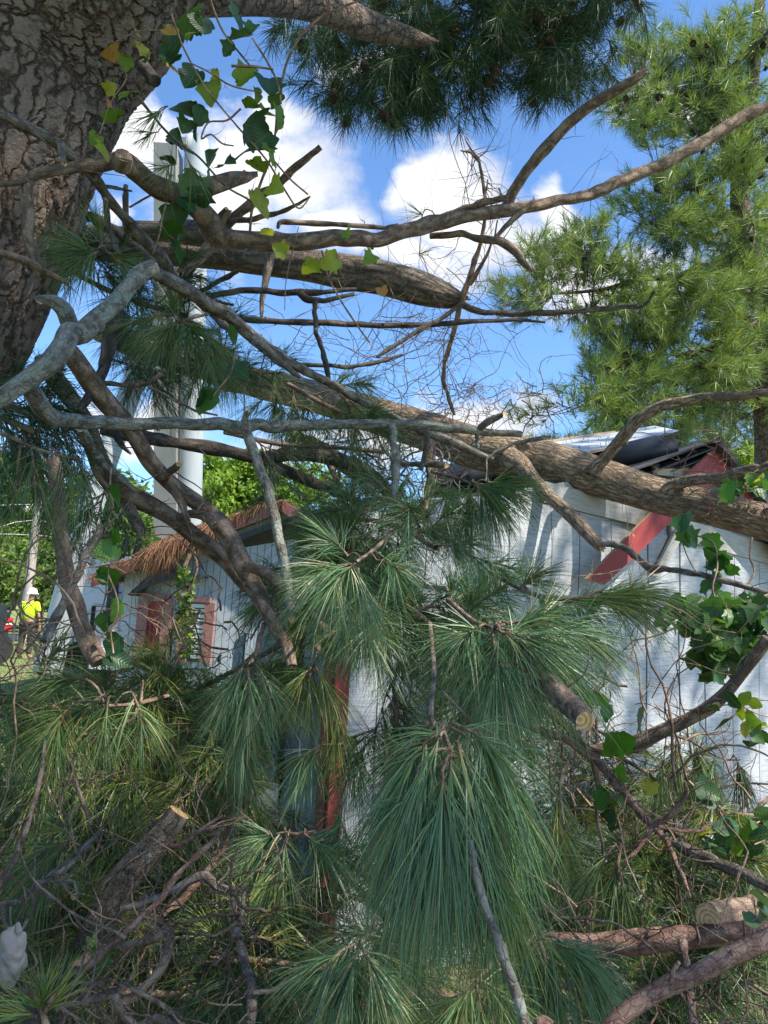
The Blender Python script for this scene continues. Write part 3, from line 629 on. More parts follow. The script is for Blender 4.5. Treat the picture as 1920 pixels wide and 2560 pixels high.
# ---------------------------------------------------------------- small far shed (gable towards us)
D2 = 9.3
S2o = P(305, 1505, D2 + .35); S2o.z = 0
S2 = Plane(S2o, 100.0)
sh2 = empty('playhouse_shed', S2o, 'small grey board shed with red trim and pine straw on its roof', 'shed')
def st2(q, x, y, off=0.0): a = Q(q, x, y); return S2.st(a[0], a[1], off)
uA = 0.0; uB = st2('C', 1160, 1150)[0] + 1.1
def roof_z(u):
    a = st2('C', 540, 1085); b = st2('C', 1000, 905); return a[1] + (b[1] - a[1]) * (min(u, uR) - a[0]) / (b[0] - a[0]) - max(0, u - uR) * 0.55
uR = st2('C', 1250, 790)[0]
mb = MB(); u = uA
while u < uB:
    w_ = 0.095 + 0.04 * (int(u * 31) % 3 == 0); b = min(uB, u + w_)
    prism(mb, [S2.pt(u + .004, 0, 0), S2.pt(b - .004, 0, 0), S2.pt(b - .004, roof_z(b) - .05, 0), S2.pt(u + .004, roof_z(u) - .05, 0)], S2.n, 0.015); u = b
put('siding', mb, 'grey_siding', sh2, smooth=False)
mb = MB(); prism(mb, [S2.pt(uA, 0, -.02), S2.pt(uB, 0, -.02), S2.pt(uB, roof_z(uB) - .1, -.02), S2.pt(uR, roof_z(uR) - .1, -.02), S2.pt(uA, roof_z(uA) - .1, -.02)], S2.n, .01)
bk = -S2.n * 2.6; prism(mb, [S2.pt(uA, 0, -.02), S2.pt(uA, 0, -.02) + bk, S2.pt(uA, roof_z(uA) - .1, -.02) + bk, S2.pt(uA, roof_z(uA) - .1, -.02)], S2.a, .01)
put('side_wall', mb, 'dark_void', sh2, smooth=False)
mb = MB(); uE = st2('C', 455, 1060)[0]
e0 = S2.pt(uE, roof_z(uE) + .02, .28); e1 = S2.pt(uR, roof_z(uR) + .04, .28); e2 = S2.pt(uB + .4, roof_z(uB + .4), .28); bk = -S2.n * 3.2
prism(mb, [e0, e1, e1 + bk, e0 + bk], (e1 - e0).cross(bk), 0.03); prism(mb, [e1, e2, e2 + bk, e1 + bk], (e2 - e1).cross(bk), 0.03); put('roof', mb, 'shingle', sh2, smooth=False)
mb = MB(); h = Vector((0, 0, -.14)); o_ = S2.n * .012
for i, (ta, tb) in enumerate(((0, .085), (.09, .23), (.24, .38), (.385, .98))):
    a, b = e0.lerp(e1, ta) + o_, e0.lerp(e1, tb) + o_ + Vector((0, 0, -.01 * (i % 2))); prism(mb, [a, b, b + h, a + h * (1 - .15 * (i % 2))], S2.n, .02)
prism(mb, [e1 + o_, e2 + o_, e2 + h + o_, e1 + h + o_], S2.n, .02)
put('fascia', mb, 'red_faded', sh2, smooth=False)
def rect2(mb, q, x0, y0, x1, y1, off, th, mi=0):
    a, b = st2(q, x0, y0), st2(q, x1, y1); prism(mb, [S2.pt(a[0], a[1], off), S2.pt(b[0], a[1], off), S2.pt(b[0], b[1], off), S2.pt(a[0], b[1], off)], S2.n, th, mi)
# door with red slats
mb = MB(); rect2(mb, 'C', 610, 1180, 740, 1205, .05, .04); rect2(mb, 'C', 606, 1205, 622, 1500, .05, .04); rect2(mb, 'C', 712, 1205, 726, 1500, .05, .04)
dr = put('door', mb, 'pink_faded', sh2, smooth=False, label='narrow door with faded pink frame under a peaked hood')
mb = MB(); rect2(mb, 'C', 622, 1212, 712, 1290, .02, .02); rect2(mb, 'C', 622, 1290, 712, 1300, .03, .03)
for i in range(5): rect2(mb, 'C', 624 + i * 18, 1300, 634 + i * 18, 1480, .03, .025)
put('slats', mb, 'red_paint', dr, smooth=False)
mb = MB(); rect2(mb, 'C', 622, 1300, 712, 1480, .008, .006); put('pane', mb, 'glass', dr, smooth=False)
mb = MB(); rect2(mb, 'C', 790, 1192, 915, 1222, .06, .05); rect2(mb, 'C', 786, 1222, 806, 1480, .05, .04); rect2(mb, 'C', 892, 1222, 914, 1480, .05, .04)
wi = put('window', mb, 'pink_faded', sh2, smooth=False, label='window with white blind')
mb = MB()
for i in range(11): rect2(mb, 'C', 828, 1226 + i * 22, 890, 1245 + i * 22, .03, .004)
put('blind', mb, 'blind', wi, smooth=False); mb = MB(); rect2(mb, 'C', 806, 1222, 892, 1480, .012, .004); put('pane', mb, 'glass', wi, smooth=False)
mb = MB(); a, b, c = st2('C', 596, 1188), st2('C', 720, 1075), st2('C', 900, 1110)
a, b, c = S2.pt(*a, .26), S2.pt(*b, .26), S2.pt(*c, .26); bk = -S2.n * .26
prism(mb, [a, b, b + bk, a + bk], (b - a).cross(bk), .02); prism(mb, [b, c, c + bk, b + bk], (c - b).cross(bk), .02); prism(mb, [a, b, c, (a + c) / 2 + Vector((0, 0, .05))], S2.n, .01)
put('hood', mb, 'shingle', sh2, smooth=False, label='dark peaked hood over the door')
# straw on the roof
mb = MB(); n = 13000; t = R.rand(n); v = R.rand(n) ** 1.6
B = np.array(e0)[None] * (1 - t[:, None]) + np.array(e1)[None] * t[:, None] + np.array(-S2.n)[None] * (v * 2.4 - .03)[:, None]
hh = 0.01 + .07 * np.clip(np.sin(t * 9 + 1) * .5 + .5 + .4 * np.sin(t * 23), 0, 1.3) * (t > .1); B[:, 2] += R.rand(n) * hh
D = cone_dirs((0, 0, 1), n, 40, 130); D[:, 2] *= .35; front = (v < .04) & (R.rand(n) < .2); D[front] = D[front] * .35 + np.array(S2.n) * .7 + np.array([0, 0, -.35]) * R.rand(front.sum(), 1)
needles(mb, B, D, .10 + .10 * R.rand(n), .5, .005, 2); 
n = 2200; t = .3 + .18 * R.rand(n) ** 1; t = np.where(R.rand(n) < .4, .62 + .1 * R.randn(n) * .5, t); B = np.array(e0)[None] * (1 - t[:, None]) + np.array(e1)[None] * t[:, None] + np.array(S2.n) * .05; B[:, 2] += .12 * R.rand(n)
needles(mb, B, cone_dirs((0, 0, -1), n, 0, 60), .14 + .2 * R.rand(n), .4, .006, 2)
put('pine_straw_heap', mb, 'needles_dead', label='heap of brown pine straw lying on the small shed roof', cat='pine straw', kind='stuff')

# ---------------------------------------------------------------- bucket truck and its two booms
TD = 12.2
tr_o = P(250, 1560, TD); tr_o.z = 0
truck = empty('bucket_truck', tr_o, 'white utility bucket truck parked behind the small grey shed', 'truck')
T = Plane(tr_o, 92.0)
def tp(x, y, off=0): return T.st(x, y, off)
def tbox(mb, x0, y0, x1, y1, off, th, mi=0, zb=None):
    a, b = tp(x0, y0), tp(x1, y1); z1 = zb if zb is not None else b[1]
    box(mb, T.pt(a[0], z1, off), T.a * (b[0] - a[0]), -T.n * th, Vector((0, 0, a[1] - z1)), mi)
mb = MB(); tbox(mb, 175, 1395, 250, 1500, 0, 2.0, zb=.55); tbox(mb, 251, 1388, 312, 1470, .05, 2.0, zb=.5); tbox(mb, 312, 1400, 470, 1500, .0, 2.0, zb=.55)
tbox(mb, 178, 1385, 300, 1396, -.1, 1.8)
body = put('body', mb, 'truck_white', truck, smooth=False)
mb = MB()
for y0 in (1455, 1536):
    for q_ in ((172, y0, 249, y0 + 6), (313, y0 - 6, 400, y0)): mb = MB(); tbox(mb, *q_, .006, .01); put('stripe', mb, 'stripe_tan', body, smooth=False)
mb = MB(); tbox(mb, 238, 1504, 300, 1512, .11, .05, zb=None); tbox(mb, 233, 1512, 297, 1600, .10, .05, zb=.7)
cab = put('cabinet_door', mb, 'truck_white', truck, smooth=False)
mb = MB(); tbox(mb, 236, 1516, 238, 1596, .106, .003); tbox(mb, 238, 1516, 292, 1517, .106, .003)
# faint partial markings on the cabinet door: the broken W shape and an H
def strokes(mb, pts, w_, off):
    for (x0, y0), (x1, y1) in zip(pts, pts[1:]):
        a, b = T.hit(x0, y0, off), T.hit(x1, y1, off); tube(mb, [(*a, w_), (*b, w_)], 4)
strokes(mb, [(258, 1524), (261, 1536), (265, 1526), (269, 1536), (272, 1524)], .012, .108)
strokes(mb, [(250, 1561), (250, 1567)], .006, .108); strokes(mb, [(250, 1564), (254, 1564)], .006, .108); strokes(mb, [(254, 1561), (254, 1567)], .006, .108)
put('lettering', mb, 'black_metal', cab, smooth=False)
mb = MB()
for i in range(5): tbox(mb, 228, 1399 + i * 2.6, 238, 1400.4 + i * 2.6, .008, .006)
put('vent', mb, 'boom_grey', body, smooth=False)
for s_ in (0, 1):   # black grab rails of the access ladder
    mb = MB(); x = 293 + s_ * 32; pts = [T.hit(x - 1, 1500, .25), T.hit(x + 2, 1440, .25), T.hit(x + 6, 1400, .25), T.hit(x + 19 - 1, 1352, .25), T.hit(x + 27, 1350, .25), T.hit(x + 26, 1360, .25), T.hit(x + 14, 1396, .25)]
    tube(mb, smooth_path([(*p, .024) for p in pts], .05), 8); put('grab_rail', mb, 'black_metal', truck)
mb = MB()
for y in (1440, 1455, 1480): tbox(mb, 290, y, 318, y + 5, .27, .03)
tbox(mb, 290, 1436, 297, 1560, .28, .05); put('ladder', mb, 'black_metal', truck, smooth=False)
def cyl(mb, a, b, r, sides=24, cap=0): tube(mb, smooth_path([(*a, r), (*(a.lerp(b, .5)), r), (*b, r)], .4), sides, cap0=cap, cap1=cap)
wc = MB()
for x in (215, 420): c = T.hit(x, 1640, .02); c.z = .48; cyl(wc, c, c - T.n * .3, .48, 28)
put('wheel', wc, 'tyre', truck)
# lower boom: slanted round tube
mb = MB(); cs = [(P(118, 1680, TD - .7), .215), (P(149, 1559, TD - .6), .21), (P(204, 1354, TD - .5), .20), (P(255, 1180, TD - .3), .19), (P(325, 985, TD), .18), (P(400, 790, TD + .1), .17)]
tube(mb, smooth_path([(*c_, r_) for c_, r_ in cs], .3), 32, cap0=0, cap1=0); lb = put('lower_boom', mb, 'boom_white', truck, label='slanted round white lower boom')
mb = MB()
def rbox_post(mb, xl, xr, yt, yb, d, depth, mi=0, rnd_top=False):
    ax = unit(_r); up = Vector((0, 0, 1)); bl, tl = P(xl, yb, d), P(xl, yt, d); w_ = (P(xr, (yt + yb) / 2, d) - P(xl, (yt + yb) / 2, d)).length
    box(mb, bl, Vector(unit(_r0)) * w_, Vector((0, depth, 0)), tl - bl, mi)
rbox_post(mb, 384, 440, 355, 1335, 11.6, .42); put('upper_boom', mb, 'boom_grey', truck, smooth=False, label='square beige upper boom standing upright')
mb = MB(); a, b = P(470, 1345, 11.9), P(492, 385, 11.9); 
pt_ = [(*a, .21), (*a.lerp(b, .5), .2), (*b, .19), (*(b + Vector((0, 0, .08))), .16), (*(b + Vector((0, 0, .15))), .08)]
tube(mb, smooth_path(pt_, .2), 24, cap0=0, cap1=0)
put('boom_insert', mb, 'boom_white', truck, label='rounded white insulated boom section beside the square one')
mb = MB(); rbox_post(mb, 452, 466, 342, 360, 11.7, .2); put('boom_bracket', mb, 'boom_grey', truck, smooth=False); mb = MB(); rbox_post(mb, 388, 442, 1318, 1340, 11.55, .5); put('boom_bracket', mb, 'boom_grey', truck, smooth=False)

# ---------------------------------------------------------------- red tail-lit pickup at the left edge
pk_o = P(-60, 1600, 17); pk_o.z = 0; V_ = Plane(pk_o, 62.0)
pick = empty('pickup_truck', pk_o, 'dark pickup truck with a red tail light cut by the left edge', 'pickup truck')
def vp(x, y): return V_.st(x, y)
mb = MB(); a, b = vp(27, 1532), vp(-330, 1610)
box(mb, V_.pt(b[0], .45, 0), V_.a * (a[0] - b[0]), -V_.n * 1.8, Vector((0, 0, a[1] - .45))); body = put('body', mb, 'car_dark', pick, smooth=False)
mb = MB(); a, b = vp(20, 1512), vp(-140, 1532); box(mb, V_.pt(b[0], b[1], -.1), V_.a * (a[0] - b[0]), -V_.n * 1.6, Vector((0, 0, a[1] - b[1]))); put('bed_cover', mb, 'car_dark', pick, smooth=False)
mb = MB(); a, b = vp(14, 1545), vp(29, 1577); box(mb, V_.pt(a[0], b[1], .02), V_.a * (b[0] - a[0] + .01), -V_.n * .1, Vector((0, 0, a[1] - b[1]))); put('tail_light', mb, 'tail_red', body, smooth=False)
mb = MB(); a, b = vp(14, 1556), vp(29, 1562); box(mb, V_.pt(a[0], b[1], .03), V_.a * (b[0] - a[0] + .012), -V_.n * .02, Vector((0, 0, a[1] - b[1]))); put('reverse_light', mb, 'helmet', body, smooth=False)
for x in (-10, -260):
    mb = MB(); c = V_.hit(x, 1610, .02); c.z = .38; cyl(mb, c, c - V_.n * .25, .38, 24); put('wheel', mb, 'tyre', pick)

# ---------------------------------------------------------------- worker seen from behind
def skin_chain(name, verts, edges, radii, m, parent=None, lvl=2, root=0):
    org = Vector(parent.location) if parent else Vector(verts[0])
    me = bpy.data.meshes.new(name); me.from_pydata([tuple(Vector(v) - org) for v in verts], edges, []); me.materials.append(MATS[m])
    o = bpy.data.objects.new(name, me); sc.collection.objects.link(o)
    if parent: o.parent = parent
    else: o.location = org
    md = o.modifiers.new('skin', 'SKIN'); md.use_smooth_shade = True
    for i, r_ in enumerate(radii): me.skin_vertices[0].data[i].radius = r_ if isinstance(r_, tuple) else (r_, r_)
    for i in range(len(radii)): me.skin_vertices[0].data[i].use_root = (i == root)
    s = o.modifiers.new('sub', 'SUBSURF'); s.levels = s.render_levels = lvl; return o
wp = P(73, 1520, 19.5); wp.z = 0
fw = Vector((0.15, 1, 0)).normalized(); rt = Vector((fw.y, -fw.x, 0))
def J(x, y, z): return wp + rt * x + fw * y + Vector((0, 0, z))
vs = [J(0, 0, .98), J(0, 0, 1.15), J(0, .02, 1.38), J(0, .03, 1.50), J(0, .05, 1.60), J(0, .07, 1.70),   # 0-5 pelvis..head
      J(-.19, .02, 1.43), J(-.26, .03, 1.16), J(-.25, .12, .93), J(-.24, .16, .84),                      # 6-9 left arm to palm
      J(.19, .02, 1.43), J(.27, .03, 1.16), J(.26, .12, .93), J(.25, .16, .84),                          # 10-13
      J(-.10, 0, .92), J(-.12, .02, .50), J(-.13, -.03, .09), J(-.14, .13, .04),                          # 14-17
      J(.10, 0, .92), J(.13, .03, .50), J(.14, -.02, .09), J(.16, .14, .04)]                              # 18-21
es = [(0, 1), (1, 2), (2, 3), (3, 4), (4, 5), (2, 6), (6, 7), (7, 8), (8, 9), (2, 10), (10, 11), (11, 12), (12, 13), (0, 14), (14, 15), (15, 16), (16, 17), (0, 18), (18, 19), (19, 20), (20, 21)]
rs = [(.15, .11), (.14, .105), (.155, .11), .058, .075, .085, .062, .045, .032, (.042, .022), .062, .045, .032, (.042, .022), .095, .06, .042, .045, .095, .06, .042, .045]
for sx, pi in ((-1, 9), (1, 13)):
    for f in range(4):
        k = len(vs); px_ = (f - 1.5) * .018; ln = (.07, .08, .075, .06)[f]; b0 = vs[pi]
        vs += [b0 + fw * px_ + Vector((0, 0, -.045)), b0 + fw * (px_ + .008) + rt * (-sx * .015) + Vector((0, 0, -.045 - ln))]; es += [(pi, k), (k, k + 1)]; rs += [.009, .007]
    k = len(vs); vs += [vs[pi] + fw * .045 + Vector((0, 0, -.01)), vs[pi] + fw * .06 + Vector((0, 0, -.05))]; es += [(pi, k), (k, k + 1)]; rs += [.010, .008]
worker = skin_chain('person', vs, es, rs, 'skin')
tagp(worker, 'person seen from behind in a lime hi-vis shirt and white helmet', 'person')
o = skin_chain('shirt', [J(0, 0, .97), J(0, 0, 1.15), J(0, .02, 1.38), J(0, .03, 1.485), J(-.20, .02, 1.43), J(-.255, .03, 1.22), J(.20, .02, 1.43), J(.262, .03, 1.22)], [(0, 1), (1, 2), (2, 3), (2, 4), (4, 5), (2, 6), (6, 7)],
               [(.19, .14), (.19, .14), (.19, .135), .085, .09, .075, .09, .075], 'hivis', worker)
o = skin_chain('trousers', [J(0, 0, 1.0), J(-.10, 0, .90), J(-.12, .02, .50), J(-.13, -.03, .12), J(.10, 0, .90), J(.13, .03, .50), J(.14, -.02, .12)], [(0, 1), (1, 2), (2, 3), (0, 4), (4, 5), (5, 6)],
               [(.165, .13), .115, .085, .075, .115, .085, .075], 'trousers', worker)
mb = MB(); th = np.linspace(0, 2 * math.pi, 25); prof = [(.155, -.02), (.15, .0), (.125, .01), (.12, .06), (.085, .115), (.03, .14), (.002, .145)]
c = J(0, .07, 1.72); V = np.array([[c.x + r_ * math.cos(t), c.y + r_ * math.sin(t), c.z + z] for r_, z in prof for t in th]); F = [[k * 25 + i, k * 25 + i + 1, (k + 1) * 25 + i + 1, (k + 1) * 25 + i] for k in range(len(prof) - 1) for i in range(24)]
mb.add(V, F); put('hard_hat', mb, 'helmet', worker)

# ---------------------------------------------------------------- utility pole, lamp, wires
po = P(60, 1560, 27); po.z = 0; top = P(112, 1135, 27); 
mb = MB(); tube(mb, smooth_path([(*po, .17), (*po.lerp(top, .5), .15), (*(top), .125)], .5), 16, .02, cap1=0)
pole = put('utility_pole', mb, 'pole_wood', origin=po, label='pale leaning wooden utility pole behind the worker', cat='utility pole')
mb = MB(); a = P(97, 1265, 27); b = P(70, 1272, 26.5); tube(mb, smooth_path([(*a, .04), (*(a.lerp(b, .5) + Vector((0, 0, .12))), .04), (*b, .04)], .1), 8)
arm = put('lamp_arm', mb, 'boom_grey', pole); mb = MB(); tube(mb, smooth_path([(*b, .06), (*(b + (b - a) * .12), .12), (*(b + (b - a) * .3), .05)], .05), 12, cap1=0); put('lamp_head', mb, 'helmet', arm)
mb = MB(); tube(mb, [(*P(108, 1225, 26.7), .13), (*P(106, 1250, 26.7), .13)], 14, cap0=0, cap1=0); put('transformer', mb, 'boom_grey', pole)
for i, (y0, y1, y2, lb) in enumerate(((1262, 1265, 1242, 'highest thin cable running to the leaning pole'), (1300, 1330, 1300, 'middle drooping cable crossing the leaning pole'), (1338, 1334, 1330, 'lowest twisted cable crossing the leaning pole'))):
    mb = MB(); tube(mb, smooth_path([(*P(-250, y0 - 8, 24), .018), (*P(-60, y1, 25.5), .018), (*P(95 - i * 5, y0, 27), .018), (*P(260, y1 + 18, 33), .018), (*P(460, y2 + 10, 42), .018)], .8), 6)
    put('overhead_cable', mb, 'wire', label=lb, cat='cable')

# ---------------------------------------------------------------- standing pine at the left (trunk only here)
pine = empty('standing_pine', (-2.9, 2.15, 0), 'big standing pine with plated bark and a thick limb over the top left', 'pine tree')
def trunkpts(spec, f=1.0): return [(*P(x, y, d), wpx * .5 / FPX * d) for x, y, d, wpx in spec]
mb = MB(); base = [(-2.9, 2.15, 0.0, .42)]
tpts = base + trunkpts([(-600, 1330, 2.2, 600), (-305, 900, 2.2, 570), (-140, 600, 2.2, 540), (-50, 350, 2.2, 540), (45, 100, 2.2, 575), (170, -120, 2.15, 620), (230, -400, 2.0, 600), (330, -900, 1.9, 540)])
pth = smooth_path(tpts, .008); pth = pth[::1]
tube(mb, pth, 420, 0.012); put('trunk', mb, 'bark_plates', pine)
mb = MB(); tube(mb, smooth_path(trunkpts([(330, -60, 2.15, 230), (430, -50, 2.2, 170), (560, -32, 2.35, 125), (720, -8, 2.7, 92), (830, 25, 3.0, 78), (930, 68, 3.3, 66), (1020, 92, 3.5, 44), (1095, 105, 3.6, 8)]), .008), 90, .02); put('limb', mb, 'bark_plates_flat', pine)
mb = MB(); tube(mb, trunkpts([(358, 165, 2.05, 34), (388, 203, 2.0, 30)]), 10, .03, cap1=0); put('limb_stub', mb, 'bark_dark', pine)
# ---------------------------------------------------------------- bare branches and trunks, drawn from where they lie
def parse(spec, d0, d1):
    q = 'A'; pts = []
    for tok in spec.split():
        if ':' in tok: q, tok = tok.split(':')
        x, y, w_ = (float(v) for v in tok.split(',')); pts.append((*Q(q, x, y), w_ * KQ))
    s = np.concatenate([[0], np.cumsum([math.hypot(pts[i + 1][0] - pts[i][0], pts[i + 1][1] - pts[i][1]) for i in range(len(pts) - 1)])]); s /= s[-1]
    dd = np.interp(s, np.linspace(0, 1, len(d0)), d0) if isinstance(d0, (list, tuple)) else d0 + (d1 - d0) * s
    return [(*P(x, y, d), w_ * .5 / FPX * d) for (x, y, w_), d in zip(pts, dd)]
def crook(p, d, L, r, seg=6, bend=.35):
    d = unit(d); pts = [np.append(p, r)]
    for i in range(seg):
        d = unit(d + bend * R.randn(3) * .6); p = p + d * L / seg; pts.append(np.append(p, r * (1 - .8 * (i + 1) / seg)))
    return pts
def kink(c):
    out = [c[0]]
    for a, b in zip(c, c[1:]):
        a = np.array(a); b = np.array(b); L = np.linalg.norm(b[:3] - a[:3]); r = min(a[3], b[3])
        if L > r * 5:
            for t in (.36, .7):
                m = a + (b - a) * t; m[:3] += R.randn(3) * min(r * .15, L * .02); m[3] *= 1 + .09 * R.randn(); out.append(tuple(m))
        out.append(tuple(b))
    return out
def twiglets(mb, pth, n, L=(.05, .2), r=.0022, sides=4, mi=0, lo=.1):
    m = len(pth)
    for _ in range(n):
        i = int((lo + (1 - lo) * R.rand()) * (m - 2)); p = pth[i]; t = unit(pth[i + 1, :3] - pth[i, :3]); d = cone_dirs(t, 1, 30, 80)[0]
        l_ = L[0] + (L[1] - L[0]) * R.rand(); c = crook(p[:3], d, l_, min(r, p[3] * .6)); q = smooth_path(c, l_ / 12); tube(mb, q, sides, .0, mi=mi)
        if R.rand() < .5: tube(mb, smooth_path(crook(q[len(q) // 2, :3], cone_dirs(d, 1, 20, 60)[0], l_ * .5, r * .6, 4), l_ / 10), sides, 0, mi=mi)
def branch(name, matn, label, cat, paths, twigs=0, wob=.04, tl=(.05, .2), tr=.0022, capm='torn_wood', group=None):
    if name == 'fallen_tree':
        b0 = parse(*paths[0][:3])[0][:3]; root = empty(name, b0, label, cat)
        for i, p in enumerate(paths): branch('trunk' if i == 0 else 'limb', matn, None, None, [p], twigs if i == 0 else 3, wob, tl, tr, capm, root)
        return root
    mb = MB(); first = None
    for pi, p in enumerate(paths):
        spec, d0, d1 = p[:3]; fl = p[3] if len(p) > 3 else ''
        c = parse(spec, d0, d1); rmax = max(v[3] for v in c); sd_ = int(min(40, max(7, rmax * FPX / 2.2 / np.mean([(Vector(v[:3]) - CAM).length for v in c]))))
        c = kink(c); pth = smooth_path(c, max(.006, rmax * .35))
        tube(mb, pth, sd_, wob, cap0=0 if 's' not in fl else 1, cap1=1 if ('c' in fl or 't' in fl) else 0, jag=.9 * pth[-1, 3] * 2 if 't' in fl else 0)
        if twigs and 'n' not in fl: twiglets(mb, pth, max(1, int(twigs / (1 + pi))), tl, tr)
        if first is None: first = pth[0, :3]
        # bark knots
        for _ in range(int(len(pth) * .02) if rmax > .012 else 0):
            i = R.randint(2, len(pth) - 2); r_ = pth[i, 3]; d = cone_dirs(unit(pth[i + 1, :3] - pth[i, :3]), 1, 50, 85)[0]; b_ = pth[i, :3] + d * r_ * .7
            tube(mb, [np.append(b_, r_ * .38), np.append(b_ + d * r_ * .45, r_ * .26), np.append(b_ + d * r_ * .6, r_ * .12)], 7, .1, cap1=0)
    if group is not None: return put(name, mb, [matn, capm], group)
    return put(name, mb, [matn, capm], label=label, cat=cat, origin=first)

# --- the two fallen trunks
branch('fallen_tree', 'bark_tulip', 'long fallen brown trunk lying across the crushed shed roof', 'fallen tree',
  [('C:420,40,95 600,110,105 760,170,112 900,205,120 1150,280,135 1350,330,140 1659,425,160 D:200,485,175 400,550,190 640,602,190 900,675,176 1200,762,160 1400,805,155 1659,875,160 1900,935,165', [6.2, 5.6, 5.0, 4.55, 4.3, 4.05, 3.75, 3.6], 0),
   ('D:905,655,75 925,625,60 960,590,54 1030,510,54 1100,430,54 1200,372,50 1350,340,46 1500,330,42 1659,312,34 1800,300,30', 3.98, 3.3),
   ('D:1225,760,90 1245,722,66 1275,706,56 1350,690,50 1450,682,46 1550,655,44 1659,632,42 1850,600,36', 3.86, 3.2),
   ('D:540,600,110 590,625,85 630,670,66 700,750,58 780,820,60 850,890,58 905,950,50 938,985,36', 4.15, 3.5, 't'),
   ('D:1440,790,30 1480,800,50 1520,812,40', 3.5, 3.55, 't'), ('D:1210,500,20 1300,480,10', 3.2, 3.15)], 8, .035, (.1, .3), .003)
branch('fallen_branch', 'bark_grey', 'thin grey branch snapped off below the fallen trunk and running right across the red board', 'branch',
  [('D:940,968,26 985,968,30 1040,985,30 1100,1030,28 1130,1060,30 1170,1078,40 1210,1075,28 1280,1085,26 1400,1108,26 1550,1148,27 1659,1182,25 1780,1210,22', 3.3, 2.7, 's')], 3)
branch('fallen_tree', 'bark_weathered', 'upper dark weathered fallen trunk ending broken against the sky', 'fallen tree',
  [('A:100,1000,110 300,1030,120 560,1062,150 750,1066,168 1000,1098,150 1300,1140,140 1500,1172,150 B:0,1200,150 150,1242,140 280,1285,95 350,1303,45', 3.4, 3.9, 't'),
   ('A:560,1000,90 720,1000,90 860,1010,110 1000,1030,80', 3.25, 3.2, ''),
   ('B:330,1310,34 380,1335,30 430,1350,26 560,1358,26 800,1346,22 1000,1330,20 1110,1322,18 1140,1305,15 1170,1258,12', 3.85, 3.6, 'n'),
   ('A:545,800,20 543,850,28 548,1000,30', 3.3, 3.3, 'n'), ('A:1172,1080,44 1150,1200,34 1132,1300,22 1130,1368,14', 3.5, 3.4, 'n'),
   ('A:560,895,10 620,860,9 700,815,8 745,755,6', 3.25, 3.1, 'n'), ('A:440,805,12 500,812,18 570,826,8', 3.1, 3.2, 'n')], 6, .06)
# --- left cluster
branch('lichen_branch', 'bark_lichen', 'thick pale lichen covered limb crossing the base of the standing pine', 'branch',
  [('C:-60,365,88 0,340,88 60,300,86 110,265,88 170,220,90 230,170,92 275,110,92 300,60,95 A:350,1440,92 420,1375,84 500,1310,80 570,1220,76 620,1175,78 670,1150,66', [1.3, 1.35, 1.5, 1.6], 0),
   ('A:325,1450,80 300,1390,76 275,1340,74 235,1308,64 195,1298,50 172,1296,42', 1.55, 1.5, 't'),
   ('C:110,270,70 150,330,78 190,390,80 240,425,76 330,438,66 480,447,58 700,445,54 900,450,56 1060,460,58 1200,463,54 1400,450,46 1659,445,44 D:0,445,44 200,458,42 400,480,36 590,492,30', 1.38, 2.5),
   ('C:210,400,50 240,450,34 235,470,14', 1.4, 1.4), ('C:1060,470,30 1060,430,30 1072,395,20', 1.78, 1.76, 't'), ('C:1056,400,7 1056,300,5', 1.76, 1.76),
   ('C:1062,465,46 1080,520,46 1110,600,46 1160,720,44 1190,860,46 1205,950,44 1240,1120,46 1255,1230,42 1262,1288,34', 1.8, 1.6, 't'),
   ('D:30,455,36 45,560,38 52,680,36 42,760,30 30,812,22', 2.2, 2.1), ('D:400,482,18 403,520,20 405,555,14', 2.4, 2.4), ('D:415,465,34 450,440,34 480,425,30 515,408,22', 2.4, 2.35, 't')], 0, .07)
branch('lichen_branch', 'bark_grey', 'long grey branch sloping down right from the pale limb to the fallen trunk', 'branch',
  [('A:630,1160,60 720,1205,62 820,1262,62 900,1315,60 1000,1375,58 1080,1450,56 C:1130,100,50 1230,170,44 1400,260,38 1550,345,34 D:0,400,34 100,450,38 200,490,40 340,548,40 455,602,34', 1.75, 2.9, 't'),
   ('C:1090,80,46 1150,130,44 1210,185,36 1270,230,26 1300,250,10', 1.95, 1.9, 't'), ('D:445,600,14 480,570,14 560,533,18 660,515,20 722,505,12', 2.85, 2.9, 't'), ('D:440,600,12 442,650,10 438,700,6', 2.8, 2.8),
   ('D:190,485,20 182,560,24 160,650,20', 2.5, 2.5)], 3, .05)
branch('dead_branch', 'bark_grey', 'straight olive grey branch slanting down across the pine bark at the left', 'branch',
  [('A:-40,470,44 0,492,46 120,552,50 230,610,52 300,668,48 345,700,44 400,760,48 470,865,50 560,965,50 640,1055,50 705,1120,48 745,1200,44', 1.75, 2.3),
   ('A:262,630,30 270,668,30 276,705,22', 1.75, 1.7, 't')], 2, .04)
branch('dead_branch', 'bark_grey', 'straight branch behind the slanting one, running from the trunk edge towards the pale limb', 'branch',
  [('A:320,915,44 400,940,46 500,1000,46 600,1080,44 680,1145,44 760,1210,42 850,1290,40 950,1385,36 1010,1440,30', 2.5, 2.2)], 2, .04)
branch('gnarled_branch', 'bark_brown', 'gnarled hooked branch in front of the pine trunk with a split broken end', 'branch',
  [('A:190,1190,40 150,1110,48 120,1030,48 125,950,50 118,860,48 120,790,48 160,750,50 230,735,48 300,725,50 420,716,58 500,695,72 540,700,88 600,750,86 660,798,90 740,835,92 800,838,86 900,808,80 1000,778,66 1060,765,50 1112,752,22', [1.85, 1.9, 2.1, 2.35], 0, 't'),
   ('A:-20,798,22 30,792,24 75,790,26 115,775,30', 1.85, 1.88), ('A:520,720,90 528,692,88 534,672,76', 2.0, 1.97)], 3, .08)
